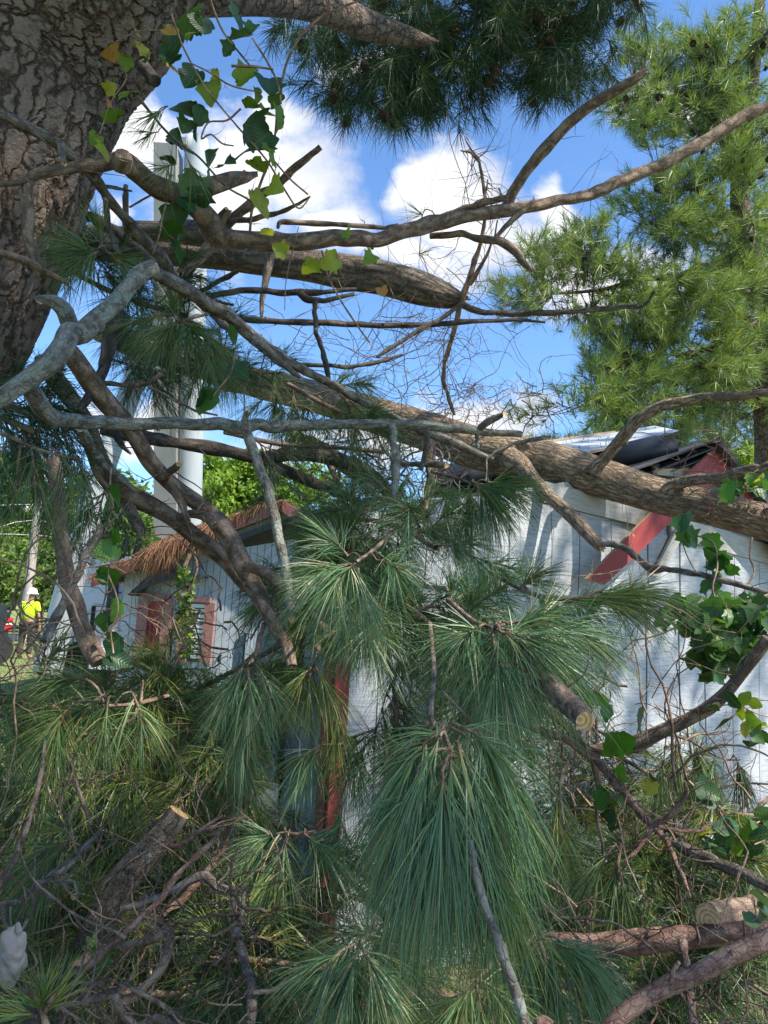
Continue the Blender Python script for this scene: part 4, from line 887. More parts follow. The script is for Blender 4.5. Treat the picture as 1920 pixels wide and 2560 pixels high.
branch('dead_branch', 'bark_brown', 'short brown branch slanting across the lower left trunk', 'branch',
  [('A:-30,1080,30 60,1110,34 140,1140,36 220,1185,30 300,1225,18', 1.7, 1.8)], 4)
branch('fallen_limb', 'bark_brown', 'long rising brown limb that forks against the clouds and the blue sky', 'branch',
  [('A:820,870,96 870,915,100 905,960,104 930,1010,110 960,1030,90 1100,1036,72 1300,1046,72 1500,1032,68 B:0,1030,64 80,1000,66 150,985,70 300,945,66 450,920,58 560,905,54 700,880,50 850,850,50 950,818,54 1080,760,56 1250,685,52 1400,602,52 1550,505,52 1659,462,46 1800,425,40', [2.4, 2.6, 2.9, 3.2, 3.4], 0, ''),
   ('B:528,915,44 540,870,46 560,825,48 610,745,50 700,640,50 800,530,50 900,450,50 1000,392,48 1080,345,40 1135,305,26', 2.95, 2.7, 't'),
   ('A:940,1000,60 1010,940,46 1100,865,40 1200,800,36 1260,735,34 1320,688,32 1385,635,26', 2.55, 2.4, 'c'),
   ('A:950,1000,60 955,950,48 985,905,34', 2.5, 2.45, 't'), ('A:930,1030,60 890,1080,56 850,1125,44 800,1160,30 768,1172,16', 2.5, 2.3, 't'), ('A:880,1090,40 830,1160,34 785,1215,24', 2.45, 2.3, 't'),
   ('B:200,965,34 350,902,34 440,872,32 530,856,26', 2.95, 2.85), ('B:485,1022,18 540,965,24 600,910,26 648,868,16', 2.85, 2.9, 't'),
   ('B:200,1020,26 330,1008,32 400,1030,34 500,1042,36 560,1080,38 600,1130,32 640,1170,16', 2.9, 2.7),
   ('A:1000,955,22 1100,945,24 1200,920,20 1290,880,14 1340,848,6', 2.5, 2.35), ('A:1200,985,14 1210,960,22 1300,962,24 1500,972,22 B:0,985,18 60,970,12', 2.7, 2.85)], 6, .06, (.05, .16))
branch('dead_branch', 'bark_dark', 'thin grey stick standing nearly upright between the two slanting branches', 'branch', [('A:455,860,22 465,950,26 490,1040,28 520,1120,26 545,1200,22', 2.0, 1.9)], 2)
branch('dead_branch', 'bark_dark', 'highest of the level dark sticks seen against the blue sky, with a lumpy end', 'branch',
  [('A:870,1290,22 960,1268,26 1080,1254,28 1180,1262,28 1290,1262,30 1400,1262,22 1540,1250,16', 2.9, 3.1), ('A:1290,1262,30 1320,1290,34 1400,1300,22 1530,1270,16', 3.0, 3.1), ('A:855,1266,24 960,1206,22 1026,1170,20', 2.9, 2.9),
   ('A:1362,1295,20 1358,1350,22 1365,1440,22 C:1385,110,22 1405,180,24 1428,290,22', 3.0, 2.9), ('A:930,1305,18 1010,1318,12', 2.9, 2.9)], 10, .06, (.03, .1), .0018)
branch('dead_branch', 'bark_dark', 'long level dark stick below the lumpy one, reaching towards the green pine', 'branch',
  [('A:1040,1375,20 1080,1382,30 1280,1392,28 1500,1402,26 B:0,1408,26 200,1402,24 400,1388,20 560,1382,16 695,1392,12', 3.2, 3.5), ('B:340,1312,22 270,1360,22 200,1402,20 130,1440,20 D:40,115,20 -30,160,16', 3.4, 3.2),
   ('C:1180,180,14 1300,192,20 1500,205,20 1640,180,18 D:80,150,12', 3.0, 3.2)], 12, .06, (.04, .16), .0016)
branch('pine_limb', 'bark_brown', 'long brown limb running from the pale limb down to the far left shed roof', 'branch',
  [('C:290,130,86 330,180,88 400,280,86 470,370,84 540,440,76 600,530,74 660,625,76 750,715,70 860,795,74 940,870,84 1000,960,82 1050,1060,80 1110,1180,76 1180,1310,60 1240,1410,54 1262,1500,46', [1.75, 1.95, 2.1, 2.0, 1.8], 0),
   ('C:1055,1065,46 1130,1082,50 1200,1130,50 1280,1200,46 1360,1290,40 1450,1378,38 1550,1362,34 1660,1392,34', 1.95, 1.85), ('C:770,855,34 830,838,40 890,852,42 930,890,40', 2.05, 2.0),
   ('C:700,690,40 740,650,34 775,622,26', 2.0, 1.9, 't'), ('C:745,720,40 790,800,34 815,870,22', 2.0, 1.95)], 8, .06)
branch('pine_limb', 'bark_brown', 'brown limb sloping from the left trunk to the red trimmed small shed', 'branch',
  [('C:190,150,80 230,240,86 290,320,84 370,440,76 410,560,78 460,670,84 540,745,86 650,800,82 750,860,78 850,940,76 950,1018,72 1045,1125,66 1070,1165,50', 2.0, 2.15),
   ('C:530,755,60 570,835,60 600,895,50 614,930,26', 2.1, 2.0, 't'), ('C:400,240,26 440,270,22 560,285,26 640,272,22 705,230,14', 1.9, 1.9), ('C:640,285,12 760,350,12 850,395,12 940,412,8', 1.9, 1.9)], 6, .06)
branch('pine_limb', 'bark_brown', 'thick dark branch hanging down in front of the slanted white boom', 'branch',
  [('C:230,600,56 245,700,64 255,800,66 262,920,66 275,1020,64 290,1130,68 325,1230,76 350,1320,80 385,1400,88 430,1480,70', 1.75, 1.6)], 5, .06)
branch('dead_branch', 'bark_grey', 'slim stick with a snapped fork crossing the hanging branch near the worker', 'branch',
  [('C:440,885,20 425,925,36 390,985,34 350,1065,36 290,1190,38 230,1310,42 195,1390,42', 1.55, 1.4), ('C:425,935,22 455,935,20 478,928,14', 1.55, 1.55), ('C:422,930,22 404,915,14', 1.55, 1.55, 't'), ('C:355,1085,20 344,1074,16', 1.5, 1.48)], 3, .05)
branch('dead_branch', 'bark_lichen', 'pale bent stick lying along the sloping limb above the slanted boom', 'branch', [('C:350,470,40 390,540,42 440,620,38 500,672,38 545,705,32 578,735,20', 1.75, 1.95)], 0, .06)
branch('pine_limb', 'bark_dark', 'dark upright limb rising beside the slanted boom behind the pale limb', 'branch', [('C:500,-60,66 490,20,66 470,120,62 445,220,50 385,320,38 345,395,30', 2.0, 1.8)], 4, .06)
branch('pine_limb', 'bark_dark', 'dark limb running behind the level lichen branch towards the shed roof', 'branch',
  [('C:440,470,56 560,500,56 700,520,58 860,545,60 1000,570,56 1100,592,56 1200,588,56 1330,580,60 1450,600,64 1560,645,64 1640,700,60 D:30,760,60 90,830,50', [2.3, 2.5, 2.8, 3.0], 0), ('C:1140,612,40 1220,645,54 1330,692,56 1450,742,42 1560,795,34', 2.7, 2.7),
   ('C:500,500,30 530,545,26 560,575,12', 2.3, 2.2, 't')], 6, .05)
branch('broken_limb', 'bark_brown', 'short thick splintered limb under the fallen trunk beside the shed roof', 'branch', [('C:1290,500,34 1360,540,60 1450,600,72 1530,660,64 1600,730,40', 3.1, 3.0, 't'), ('C:1400,560,30 1440,660,26 1470,730,20', 3.0, 2.9)], 5)
branch('dead_branch', 'bark_brown', 'pair of thin brown upright sticks leaning against the black roofing felt', 'branch',
  [('D:205,505,30 190,600,32 200,680,30 180,780,34 160,850,28', 2.9, 2.8), ('D:205,520,26 215,640,32 205,720,34 180,800,26', 2.95, 2.85), ('D:60,628,16 150,622,24 270,628,30', 2.7, 2.6, 't')], 5)
branch('standing_vine_stem', 'bark_twig', 'thin dark vine stem standing up from the broken end of the upper trunk', 'vine',
  [('B:348,598,5 375,645,9 410,690,12 425,770,14 438,860,15 436,940,14 420,1040,18 385,1150,24 355,1240,28 325,1330,26 300,1440,22 D:262,180,18 255,260,20 280,340,18 305,410,14', 3.5, 4.1), ('B:330,650,6 375,660,10 412,700,12', 3.5, 3.5),
   ('B:448,775,6 440,830,10 425,880,10', 3.5, 3.5), ('B:495,812,8 510,845,6 512,900,4', 3.5, 3.5), ('B:490,950,6 478,1020,8 440,1110,14 370,1230,20', 3.6, 3.8)], 30, .05, (.08, .3), .0022)
# --- bottom of the picture
branch('cut_log', 'bark_weathered', 'thick sawn pine log leaning up to the right out of the brush at lower left', 'log',
  [('E:380,1240,150 450,1110,150 520,960,140 600,860,132 700,745,112 775,640,96', 1.5, 1.58, 'c'), ('E:560,900,60 470,940,50 420,1000,46', 1.55, 1.5), ('E:330,1080,50 320,1040,40 320,1005,32', 1.6, 1.55, 'c')], 6, .05, capm='cut_wood')
branch('dead_branch', 'bark_grey', 'bare grey stick beside the sawn leaning log, snapped at its top', 'branch',
  [('E:0,1040,26 90,1025,26 200,935,30 290,870,34 360,802,34 440,718,16', 1.35, 1.45, 't'), ('E:100,1020,18 160,940,12 240,938,14 320,940,12 335,1000,8', 1.35, 1.3), ('E:10,1040,16 20,1120,16 60,1180,16 100,1270,14', 1.3, 1.2), ('E:150,950,10 145,1060,12 100,1140,14 30,1190,8', 1.35, 1.3)], 8)
branch('dead_branch', 'bark_brown', 'thin curved stick at the far left edge above the leaning log', 'branch', [('E:195,330,12 182,450,18 150,590,22 110,730,24 60,850,26 10,940,26 -30,990,26', 1.5, 1.3)], 8)
branch('dead_branch', 'bark_brown', 'pair of thin twigs forking down towards the top of the leaning log', 'branch', [('E:280,350,16 310,480,20 345,560,20 375,640,18 395,700,12', 1.6, 1.5), ('E:240,410,8 290,320,14 400,300,16 500,280,16 570,240,16 610,150,14 618,70,8', 1.6, 1.7)], 10)
branch('dead_branch', 'bark_grey', 'grey branch with a torn pale butt lying level across the middle of the log', 'branch',
  [('E:520,1055,26 600,1040,30 700,1002,32 780,960,34 840,925,36 890,915,38 930,960,34 1000,975,28 1060,978,20', 1.4, 1.5, 's'), ('E:1008,980,20 1015,1080,28 1035,1200,32 1060,1300,42 1090,1400,46 1082,1560,40', 1.45, 1.25), ('E:1055,985,18 1040,1100,26 1020,1190,24', 1.45, 1.35),
   ('E:1025,1140,22 980,1230,14 925,1305,8', 1.35, 1.3), ('E:1095,1420,22 1180,1410,20 1270,1345,16 1385,1245,10', 1.28, 1.3)], 14, .06)
branch('dead_branch', 'bark_red', 'small sunlit orange brown branch with snapped forks right of the log top', 'branch',
  [('E:700,785,22 760,785,22 830,745,18 890,700,16 960,655,8', 1.42, 1.45, 't'), ('E:965,700,18 925,760,24 880,800,24 830,850,22 760,920,26 700,1010,26 600,1105,26 500,1190,30 420,1270,34 330,1350,40', 1.4, 1.2), ('E:850,745,12 860,790,12 900,815,12 925,830,8', 1.4, 1.4)], 6)
branch('dead_branch', 'bark_red', 'upright sunlit reddish branch in front of the dark gap in the shed side', 'branch',
  [('E:1100,410,12 1060,460,22 1040,520,30 1030,600,34 1005,700,34 965,800,32 890,900,34 800,1005,34 700,1085,30', 1.9, 1.6), ('E:1095,490,10 1085,570,18 1060,620,22 1025,680,24', 1.85, 1.8, '')], 6)
branch('dead_branch', 'bark_brown', 'thick curved branch looping below the leaning log', 'branch', [('E:480,1200,24 540,1225,40 620,1200,40 700,1165,42 735,1155,40 725,1250,42 680,1340,44 600,1420,44 520,1470,40', 1.3, 1.15, 'c')], 4)
branch('dead_branch', 'bark_brown', 'forked branch spread along the bottom edge left of centre', 'branch',
  [('E:240,1495,24 350,1465,32 430,1440,36 500,1420,36 560,1365,20', 1.05, 1.1), ('E:495,1430,36 525,1510,34 590,1575,40 680,1530,34 790,1560,30', 1.05, 1.0), ('E:330,1375,10 420,1385,14 490,1420,16', 1.1, 1.1), ('E:460,1360,10 560,1395,16 680,1460,20 780,1530,20', 1.1, 1.0)], 12)
branch('dead_branch', 'bark_dark', 'thick dark log half buried in the brush under the sawn log', 'branch', [('E:420,1250,70 330,1330,90 250,1410,100 120,1520,110', 1.4, 1.2)], 4)
branch('thin_branch', 'bark_lichen', 'pale speckled branch hanging out of the big needle curtain to the bottom edge', 'branch',
  [('F:375,760,16 390,850,26 408,945,34 430,1030,38 460,1110,40 490,1190,42 525,1290,46 560,1390,48 590,1480,50 620,1580,52', .84, .76)], 0, .06)
branch('cut_limb', 'bark_brown', 'short sawn limb stub in front of the white wall with a pale cut face', 'log', [('F:640,20,96 700,85,98 770,150,102 830,205,94 868,248,86', 1.35, 1.15, 'c')], 2, .04, capm='cut_wood')
branch('fallen_limb', 'bark_brown', 'thick brown limb rising to the right edge in front of the white wall', 'branch',
  [('F:1660,-110,56 1600,-30,54 1540,50,52 1480,120,54 1400,190,60 1300,245,56 1200,290,64 1120,330,70 1050,355,64 960,368,56 885,372,40', 1.9, 2.1, 't'), ('F:1350,210,40 1400,190,34 1435,178,28', 2.0, 1.9, 't')], 4, .05)
branch('dead_branch', 'bark_red', 'long forked reddish branch arching over the sunlit brush at lower right', 'branch',
  [('F:500,185,30 600,182,36 700,200,38 780,258,38 840,320,36 895,410,30 925,500,28 932,580,22', 1.9, 1.8), ('F:480,190,20 560,240,32 680,290,34 800,330,34 880,390,38 930,412,30', 1.85, 1.8), ('F:920,420,36 980,490,36 1050,572,32 1100,640,32 1160,700,36 1220,758,26 1262,860,20 1300,935,14 1325,1010,8', 1.8, 1.5),
   ('F:1155,700,30 1225,662,26 1280,600,22 1308,550,22 1300,505,12', 1.6, 1.55), ('F:1155,705,26 1125,760,22 1090,810,18 1040,850,8', 1.6, 1.55), ('F:1180,700,16 1280,720,16 1360,720,14 1435,678,8', 1.6, 1.65), ('F:1080,630,10 1075,600,10 1095,590,10 1100,620,6', 1.6, 1.6)], 16, .05, (.06, .22))
branch('dead_branch', 'bark_weathered', 'dark splintered stick pointing down to the right edge', 'branch', [('F:1248,772,24 1300,795,50 1350,822,56 1500,885,58 1659,962,54 1780,1020,50', 1.55, 1.3, 's')], 2, .07)
branch('fallen_limb', 'bark_red', 'thick level reddish limb across the lower right brush', 'branch',
  [('F:480,1245,66 590,1218,78 750,1210,88 900,1216,96 1100,1202,104 1300,1182,98 1500,1162,88 1659,1150,86 1800,1140,86', 1.55, 1.35), ('F:1290,1200,40 1305,1290,36 1318,1400,36 1340,1570,42', 1.35, 1.15)], 6, .04)
branch('cut_log', 'bark_brown', 'short sawn log with a round pale cut face at the lower right edge', 'log', [('F:1395,1088,98 1450,1078,104 1520,1068,104 1659,1050,108 1790,1035,112', 1.42, 1.95, 's')], 0, .02, capm='cut_wood')
branch('fallen_limb', 'bark_red', 'smooth red brown branch slanting up to the right from the bottom edge', 'branch',
  [('F:940,1610,76 1010,1535,76 1080,1478,78 1150,1430,78 1230,1385,80 1350,1340,78 1480,1272,80 1590,1222,84 1700,1170,80', .98, 1.1), ('F:1238,1375,22 1250,1320,22 1275,1288,16', 1.0, 1.0, 'c'), ('F:1500,1255,14 1502,1200,12', 1.05, 1.1)], 0, .035)
branch('dead_branch', 'bark_red', 'thin orange twig against the white wall at the right edge', 'branch', [('F:1700,540,16 1650,590,18 1600,640,16 1550,690,10', 2.4, 2.3)], 2)
branch('dead_branch', 'bark_grey', 'stick behind the leaf cluster at the right edge', 'branch', [('D:1560,1480,20 1600,1430,26 1659,1380,30 1720,1340,30', 2.2, 2.1)], 2)
branch('cut_limb', 'bark_red', 'round end of a brown limb poking up at the bottom edge below the centre', 'log', [('F:690,1680,90 690,1600,92 690,1545,80 690,1535,40', .95, .95)], 0, .03)

# --- thin curling dead vines against the sky
def tangle(name, label, regions, matn='bark_twig', r=(.0012, .0028), curl=.2, cat='dead vine'):
    mb = MB()
    for (q, x0, x1, y0, y1, d0, d1, n, L) in regions:
        for _ in range(n):
            p = np.array(PQ(q, x0 + (x1 - x0) * R.rand(), y0 + (y1 - y0) * R.rand(), d0 + (d1 - d0) * R.rand())); d = unit(R.randn(3) * (1, .3, 1)); l_ = L * (.4 + .9 * R.rand()); rr = r[0] + (r[1] - r[0]) * R.rand() ** 2
            k = 14; c = [np.append(p, rr)]; ax = R.randn(3) * .4 + (0, 1, 0)
            for i in range(k):
                d = unit(d + np.cross(ax, d) * curl * .5 * (.4 + R.rand()) + .25 * R.randn(3)); p = p + d * l_ / k; c.append(np.append(p, rr * (1 - .6 * i / k)))
            pt = np.array(c); tube(mb, pt, 4, 0); twiglets(mb, pt, 4, (.03, .14), rr * .7, 3)
    return put(name, mb, matn, label=label, cat=cat)
tangle('dead_vine_tangle', 'tangle of thin curling dead vines against the sky beyond the upper trunk', [('B', 100, 620, 960, 1450, 3.5, 4.1, 30, .8), ('D', -100, 420, 0, 330, 3.8, 4.3, 46, .7), ('C', 1250, 1659, 0, 260, 3.3, 3.9, 22, .7), ('B', -250, 200, 1150, 1480, 3.3, 3.8, 14, .7)])
tangle('dead_vine_tangle', 'knot of reddish dead vine and leaves sitting on top of the fallen trunk', [('D', 230, 470, 270, 430, 4.3, 4.5, 60, .3)], r=(.0015, .0035), curl=.35)
tangle('twig_tangle', 'bare dark twigs sticking up from the fallen trunk beside the small white cloud', [('D', 400, 760, 250, 470, 4.4, 4.7, 26, .4)], 'bark_dark', (.002, .0045), .3, 'twigs')
tangle('twig_tangle', 'pale dead vine strands draped over the red rake peak', [('D', 1280, 1700, 480, 760, 3.3, 3.9, 22, .5), ('D', 1380, 1600, 760, 860, 3.5, 3.7, 14, .25)], 'bark_red', (.0014, .003), .5, 'dead vine')
tangle('twig_tangle', 'brown twigs tangled in front of the white wall above the lower right brush', [('F', 620, 1250, 60, 640, 2.0, 2.9, 60, .7), ('F', 900, 1600, 500, 900, 1.8, 2.4, 30, .6), ('F', 1200, 1650, 560, 900, 2.2, 3.0, 12, .7)], 'bark_twig', (.0015, .0045), .15, 'twigs')
tangle('twig_tangle', 'web of twigs in front of the red doors of the small shed', [('C', 580, 1150, 1200, 1480, 2.0, 3.0, 26, .5)], 'bark_twig', (.0015, .0045), .15, 'twigs')
tangle('twig_tangle', 'bare twigs crossing below the slanted boom at the left edge', [('C', -40, 420, 1250, 1480, 1.3, 2.0, 26, .4)], 'bark_twig', (.0014, .003), .15, 'twigs')
tangle('twig_tangle', 'heap of bare twigs along the bottom of the brush pile', [('E', 50, 1500, 1050, 1560, 1.2, 1.9, 80, .3), ('E', 0, 1200, 300, 1100, 1.5, 2.2, 40, .35), ('F', 100, 1600, 1000, 1540, 1.1, 1.7, 50, .3)], 'bark_brown', (.0012, .0042), .12, 'twigs')
tangle('twig_tangle', 'grey broken twigs piled under the trunk next to the black felt', [('D', -200, 300, 500, 900, 2.6, 3.6, 60, .4), ('C', 1350, 1659, 600, 860, 2.6, 3.4, 30, .4)], 'bark_grey', (.0015, .006), .4, 'twigs')

# --- crumpled paper bag, lower left
mb = MB(); a = P(30, 2390, 1.12)
th = np.linspace(0, 2 * math.pi, 61); ph = np.linspace(0.02, math.pi - .02, 50); TH, PH = np.meshgrid(th, ph)
V = np.stack([np.cos(TH) * np.sin(PH) * .024, np.sin(TH) * np.sin(PH) * .020, np.cos(PH) * .036 * (1 + .15 * np.sin(TH * 2))], -1).reshape(-1, 3)
n_ = np.zeros(len(V)); rs = np.random.RandomState(4)
for k in range(22): w_ = rs.randn(3); w_ /= np.linalg.norm(w_); f_ = 60 + 22 * k; n_ += np.abs(((V @ w_) * f_ / 3.14 + rs.rand()) % 2 - 1) * 7.0 / f_ - 3.5 / f_
V = V * (1 + n_[:, None] * 3.0) + np.array(a); i = (np.arange(49)[:, None] * 61 + np.arange(60)[None]).reshape(-1)
mb.add(V, np.stack([i, i + 61, i + 62, i + 1], 1), V[:, :2]); put('crumpled_bag', mb, 'paper_bag', label='crumpled grey paper bag caught in the twigs at lower left', cat='paper bag', smooth=False)

# ---------------------------------------------------------------- broad leaves
LEAF = {'lobed': [(0, .05), (.26, -.08), (.50, .06), (.50, .30), (.60, .46), (.42, .58), (.26, .80), (0, .98)], 'ivy': [(0, 0), (.22, -.10), (.46, .02), (.40, .26), (.62, .42), (.34, .55), (.22, .78), (0, 1.0)],
        'heart': [(0, .06), (.18, -.06), (.40, .04), (.50, .28), (.44, .52), (.26, .78), (0, 1.0)],
        'oval': [(0, 0), (.14, .10), (.25, .32), (.27, .55), (.18, .80), (0, 1.0)]}
def leaf(mb, p, d, nrm, size, shape='ivy', mi=0, fold=.25, curlv=.38):
    o = LEAF[shape]
    if shape in ('heart', 'oval', 'lobed'): o = [tuple(v) for v in smooth_path([(x, y, 0, 0) for x, y in o], .11)[:, :2]]; o[0] = (0, o[0][1]); o[-1] = (0, o[-1][1])
    d = unit(d); nrm = unit(nrm - d * np.dot(nrm, d)); s = np.cross(d, nrm); p = np.asarray(p, float); m = len(o)
    cup = fold * (.4 + 1.9 * R.rand()); cu = curlv * (R.rand() * 2 - .6); ja = 1 + (.12 if m < 9 else .045) * R.randn(2, m) + .10 * np.sin(np.arange(m)[None] * .9 + 6 * R.rand(2, 1))
    V = []; UVs = []
    ym = np.array([q[1] for q in o])
    for k, (x, y) in enumerate(o): V.append(p + size * (d * y + nrm * (cu * y * y * -1))); UVs.append((0, y))
    for sg in (1, -1):
        for f_ in (.55, 1.0):
            for k, (x, y) in enumerate(o):
                xx = x * f_ * ja[0 if sg > 0 else 1][k]; yy = y if f_ == 1 else (y * .85 + .1 if k not in (0, m - 1) else y)
                z = cup * xx ** 1.3 + .06 * math.sin(9 * yy + 3 * sg) * xx - cu * yy * yy
                V.append(p + size * (d * yy + s * (sg * xx) + nrm * z)); UVs.append((xx, yy))
    F = []
    for si in range(2):
        a = 0
        for fi in range(2):
            b = m * (1 + si * 2 + fi)
            for k in range(m - 1): q = [a + k, b + k, b + k + 1, a + k + 1]; F.append(q if si == 0 else q[::-1])
            a = b
    mb.add(V, F, UVs, float(R.rand()), mi)
def rand_leaf(mb, p, size, shape, mi=0, face=.6, down=.7):
    tocam = unit(np.array(CAM) - p); nrm = unit(tocam * face * 1.7 + R.randn(3) * .6 + np.array([0, 0, .3])); d = unit(R.randn(3) + np.array([0, 0, -down * 1.6])); leaf(mb, p - d * size * .4, d, nrm, size, shape, mi)
def vine(name, label, stems, leaves, mats, shape='ivy', cat='ivy vine', sr=.0016, fills=()):
    root = None; sm = MB(); lm = MB()
    for spec, d0, d1 in stems:
        pth = smooth_path(parse(spec, d0, d1), .01); tube(sm, pth, 6, .06); twiglets(sm, pth, max(2, len(pth) // 14), (.02, .07), .001, 3)
        if root is None: root = pth[0, :3]
    for (q, x, y, s_, mi, d) in leaves:
        p = np.array(PQ(q, x, y, d)); rand_leaf(lm, p, s_ * KQ / FPX * d * 1.1, shape, mi)
    for (q, x0, x1, y0, y1, d0, d1, n, s0, s1, mis) in fills:
        for _ in range(n):
            t, u = 6.28 * R.rand(), math.sqrt(R.rand()); p = np.array(PQ(q, (x0 + x1) / 2 + (x1 - x0) / 2 * u * math.cos(t), (y0 + y1) / 2 + (y1 - y0) / 2 * u * math.sin(t), d0 + (d1 - d0) * R.rand()))
            rand_leaf(lm, p, s0 + (s1 - s0) * R.rand(), shape, mis[R.randint(len(mis))]); c = crook(p, R.randn(3) + (0, 0, 1), .06, .0012, 4); tube(sm, smooth_path(c, .01), 3)
    o = put(name, sm, 'bark_twig', label=label, cat=cat, origin=root); put('leaves', lm, mats, o); return o
g0, g1, y_, o_ = 0, 1, 2, 3
LV = [(740,150,66,3),(580,130,60,3),(580,190,56,3),(490,230,70,3),(620,210,70,2),(640,250,54,0),(545,270,60,2),(545,390,84,2),(475,380,52,2),(460,440,44,3),(480,490,84,2),(410,600,54,2),(455,650,84,2),(810,70,130,0),(870,110,95,0),(830,150,74,2),(750,215,115,0),(740,260,80,0),(1020,90,105,0),(1045,165,100,0),(990,210,66,0),(1085,120,60,0),(760,310,92,3),(830,340,95,0),(900,390,90,2),(945,330,64,2),(1060,330,100,2),(1160,370,112,0),(1110,410,64,2),(1080,450,64,2),(800,470,135,0),(860,500,76,0),(800,540,70,0),(845,570,60,0),(1080,540,145,0),(1140,590,105,0),(1070,650,130,0),(1200,510,90,2),(1150,480,76,2),(1190,430,66,0),(760,600,70,0),(790,650,118,0),(730,680,60,0),(910,710,125,0),(975,700,76,0),(1110,720,84,2),(1180,690,74,2),(1160,640,56,2),(1180,800,86,2),(1110,880,120,2),(830,800,110,0),(870,850,95,0),(810,880,80,1),(750,930,105,0),(745,1000,95,1),(750,1080,105,0),(770,1040,80,0),(1150,1005,54,2),(1210,1080,64,2),(1340,1150,74,2),(1430,1130,84,2),(1500,1005,50,2),(1600,1110,60,2),(1650,1260,44,3)]
vine('ivy_vine', 'ivy vine with green and yellowing leaves hanging beside the standing pine', [('A:900,-20,14 960,130,9 1040,235,9 1120,330,8 1190,420,8 1180,640,10 1130,780,14 1090,900,14 1080,1000,12', 2.0, 2.2), ('A:1560,0,8 1480,30,9 1380,80,10 1290,170,11 1230,300,11 1205,480,10 1180,640,8', 2.0, 2.1),
   ('A:740,60,9 790,200,9 870,350,9 920,420,9 1020,540,8 1150,690,9 1230,820,9 1290,900,8 1340,850,6', 1.95, 2.1), ('A:1090,165,8 1150,260,9 1200,360,10 1215,450,8', 2.0, 2.05), ('A:590,420,6 660,500,9 740,590,10 860,680,9 970,800,9 1070,860,9 1160,920,8', 1.9, 2.2), ('A:820,270,6 900,310,7 1000,370,7 1130,400,6', 1.95, 2.0),
   ('A:690,130,6 600,135,6 500,180,6', 1.85, 1.8), ('A:520,260,5 545,340,5 480,440,5 430,580,5', 1.8, 1.8), ('A:1000,285,12 1100,288,12 1180,300,8', 2.0, 2.0), ('A:1040,470,9 980,520,9 900,530,7 870,600,8 910,580,8 960,620,8 1010,630,6', 2.0, 2.0), ('A:720,870,8 700,950,8 690,1010,7 660,1100,6', 2.0, 2.0), ('A:1180,690,8 1250,770,8 1330,840,8', 2.1, 2.1), ('A:1290,980,4 1260,1100,4 1235,1220,4 1230,1340,3', 2.1, 2.2), ('A:1390,1080,7 1420,1200,8 1480,1310,9 1560,1430,9 1600,1480,8', 2.6, 2.7)],
   [('A', x, y, s_, mi, (1.83 if x < 660 and y > 100 else 2.05)) for x, y, s_, mi in LV], ['leaf_dark', 'leaf_green', 'leaf_yellow', 'leaf_orange'], 'lobed')
vine('ivy_vine', 'strand of bright ivy hanging down in front of the white truck cabinets', [('C:480,640,8 475,740,8 490,800,7 470,860,7 490,930,7 450,1000,7 465,1090,7 500,1180,7 510,1260,7 480,1340,7 490,1440,8', 1.6, 1.5)],
   [('C', *v, 1.55) for v in [(490, 760, 90, 1), (445, 820, 80, 1), (490, 925, 95, 1), (455, 985, 120, 1), (470, 1100, 95, 1), (450, 1110, 60, 0), (510, 1250, 95, 1), (455, 1310, 95, 1), (480, 1290, 60, 0), (500, 1400, 95, 0), (500, 1460, 95, 0)]], ['leaf_green', 'leaf_bright'], 'heart')
vine('ivy_vine', 'dark green broad leaves in the pine boughs left of the shed', [('C:1020,100,6 1000,220,7 920,330,7', 1.8, 1.8)], [('C', *v, 1.85) for v in [(900, 350, 115, 1), (880, 340, 80, 0), (1030, 220, 95, 0), (940, 300, 80, 0), (1010, 70, 80, 0)]], ['leaf_dark', 'leaf_green'], 'heart')
vine('ivy_vine', 'ivy strand hanging below the fallen trunk in front of the right of the white wall', [('D:1300,840,8 1330,920,7 1420,960,7 1440,1060,8 1420,1160,8 1450,1230,8 1520,1320,8', 3.0, 2.8), ('D:1300,880,5 1290,960,5 1330,1060,5 1370,1110,4', 3.0, 3.0), ('D:1590,940,8 1580,1020,9 1600,1090,9 1560,1180,8 1620,1280,8', 3.1, 2.9)],
   [('D', *v, 2.95) for v in [(1300, 880, 95, 0), (1330, 940, 90, 0), (1300, 940, 70, 0), (1420, 960, 80, 1), (1440, 1020, 105, 0), (1460, 1050, 80, 1), (1430, 1060, 80, 0), (1500, 1080, 60, 1), (1400, 1150, 80, 1), (1450, 1190, 90, 1), (1490, 730, 70, 1), (1640, 700, 60, 1), (1430, 1130, 80, 0)]], ['leaf_green', 'leaf_bright'], 'ivy')
vine('broadleaf_sprig', 'dense cluster of dark green leaves against the right of the white wall', [('D:1680,1180,12 1560,1220,10 1440,1260,9 1300,1300,7', 2.4, 2.3), ('D:1600,1200,10 1520,1340,9 1480,1480,8', 2.4, 2.3)], [],
   ['leaf_dark', 'leaf_green', 'leaf_bright'], 'ivy', 'leafy branch', fills=[('D', 1190, 1480, 1210, 1350, 2.2, 2.5, 42, .045, .075, [0, 0, 0, 1]), ('D', 1440, 1700, 1200, 1440, 2.2, 2.5, 60, .045, .08, [0, 0, 0, 1, 1]), ('D', 1330, 1560, 1340, 1560, 2.2, 2.4, 34, .05, .085, [0, 0, 1])])
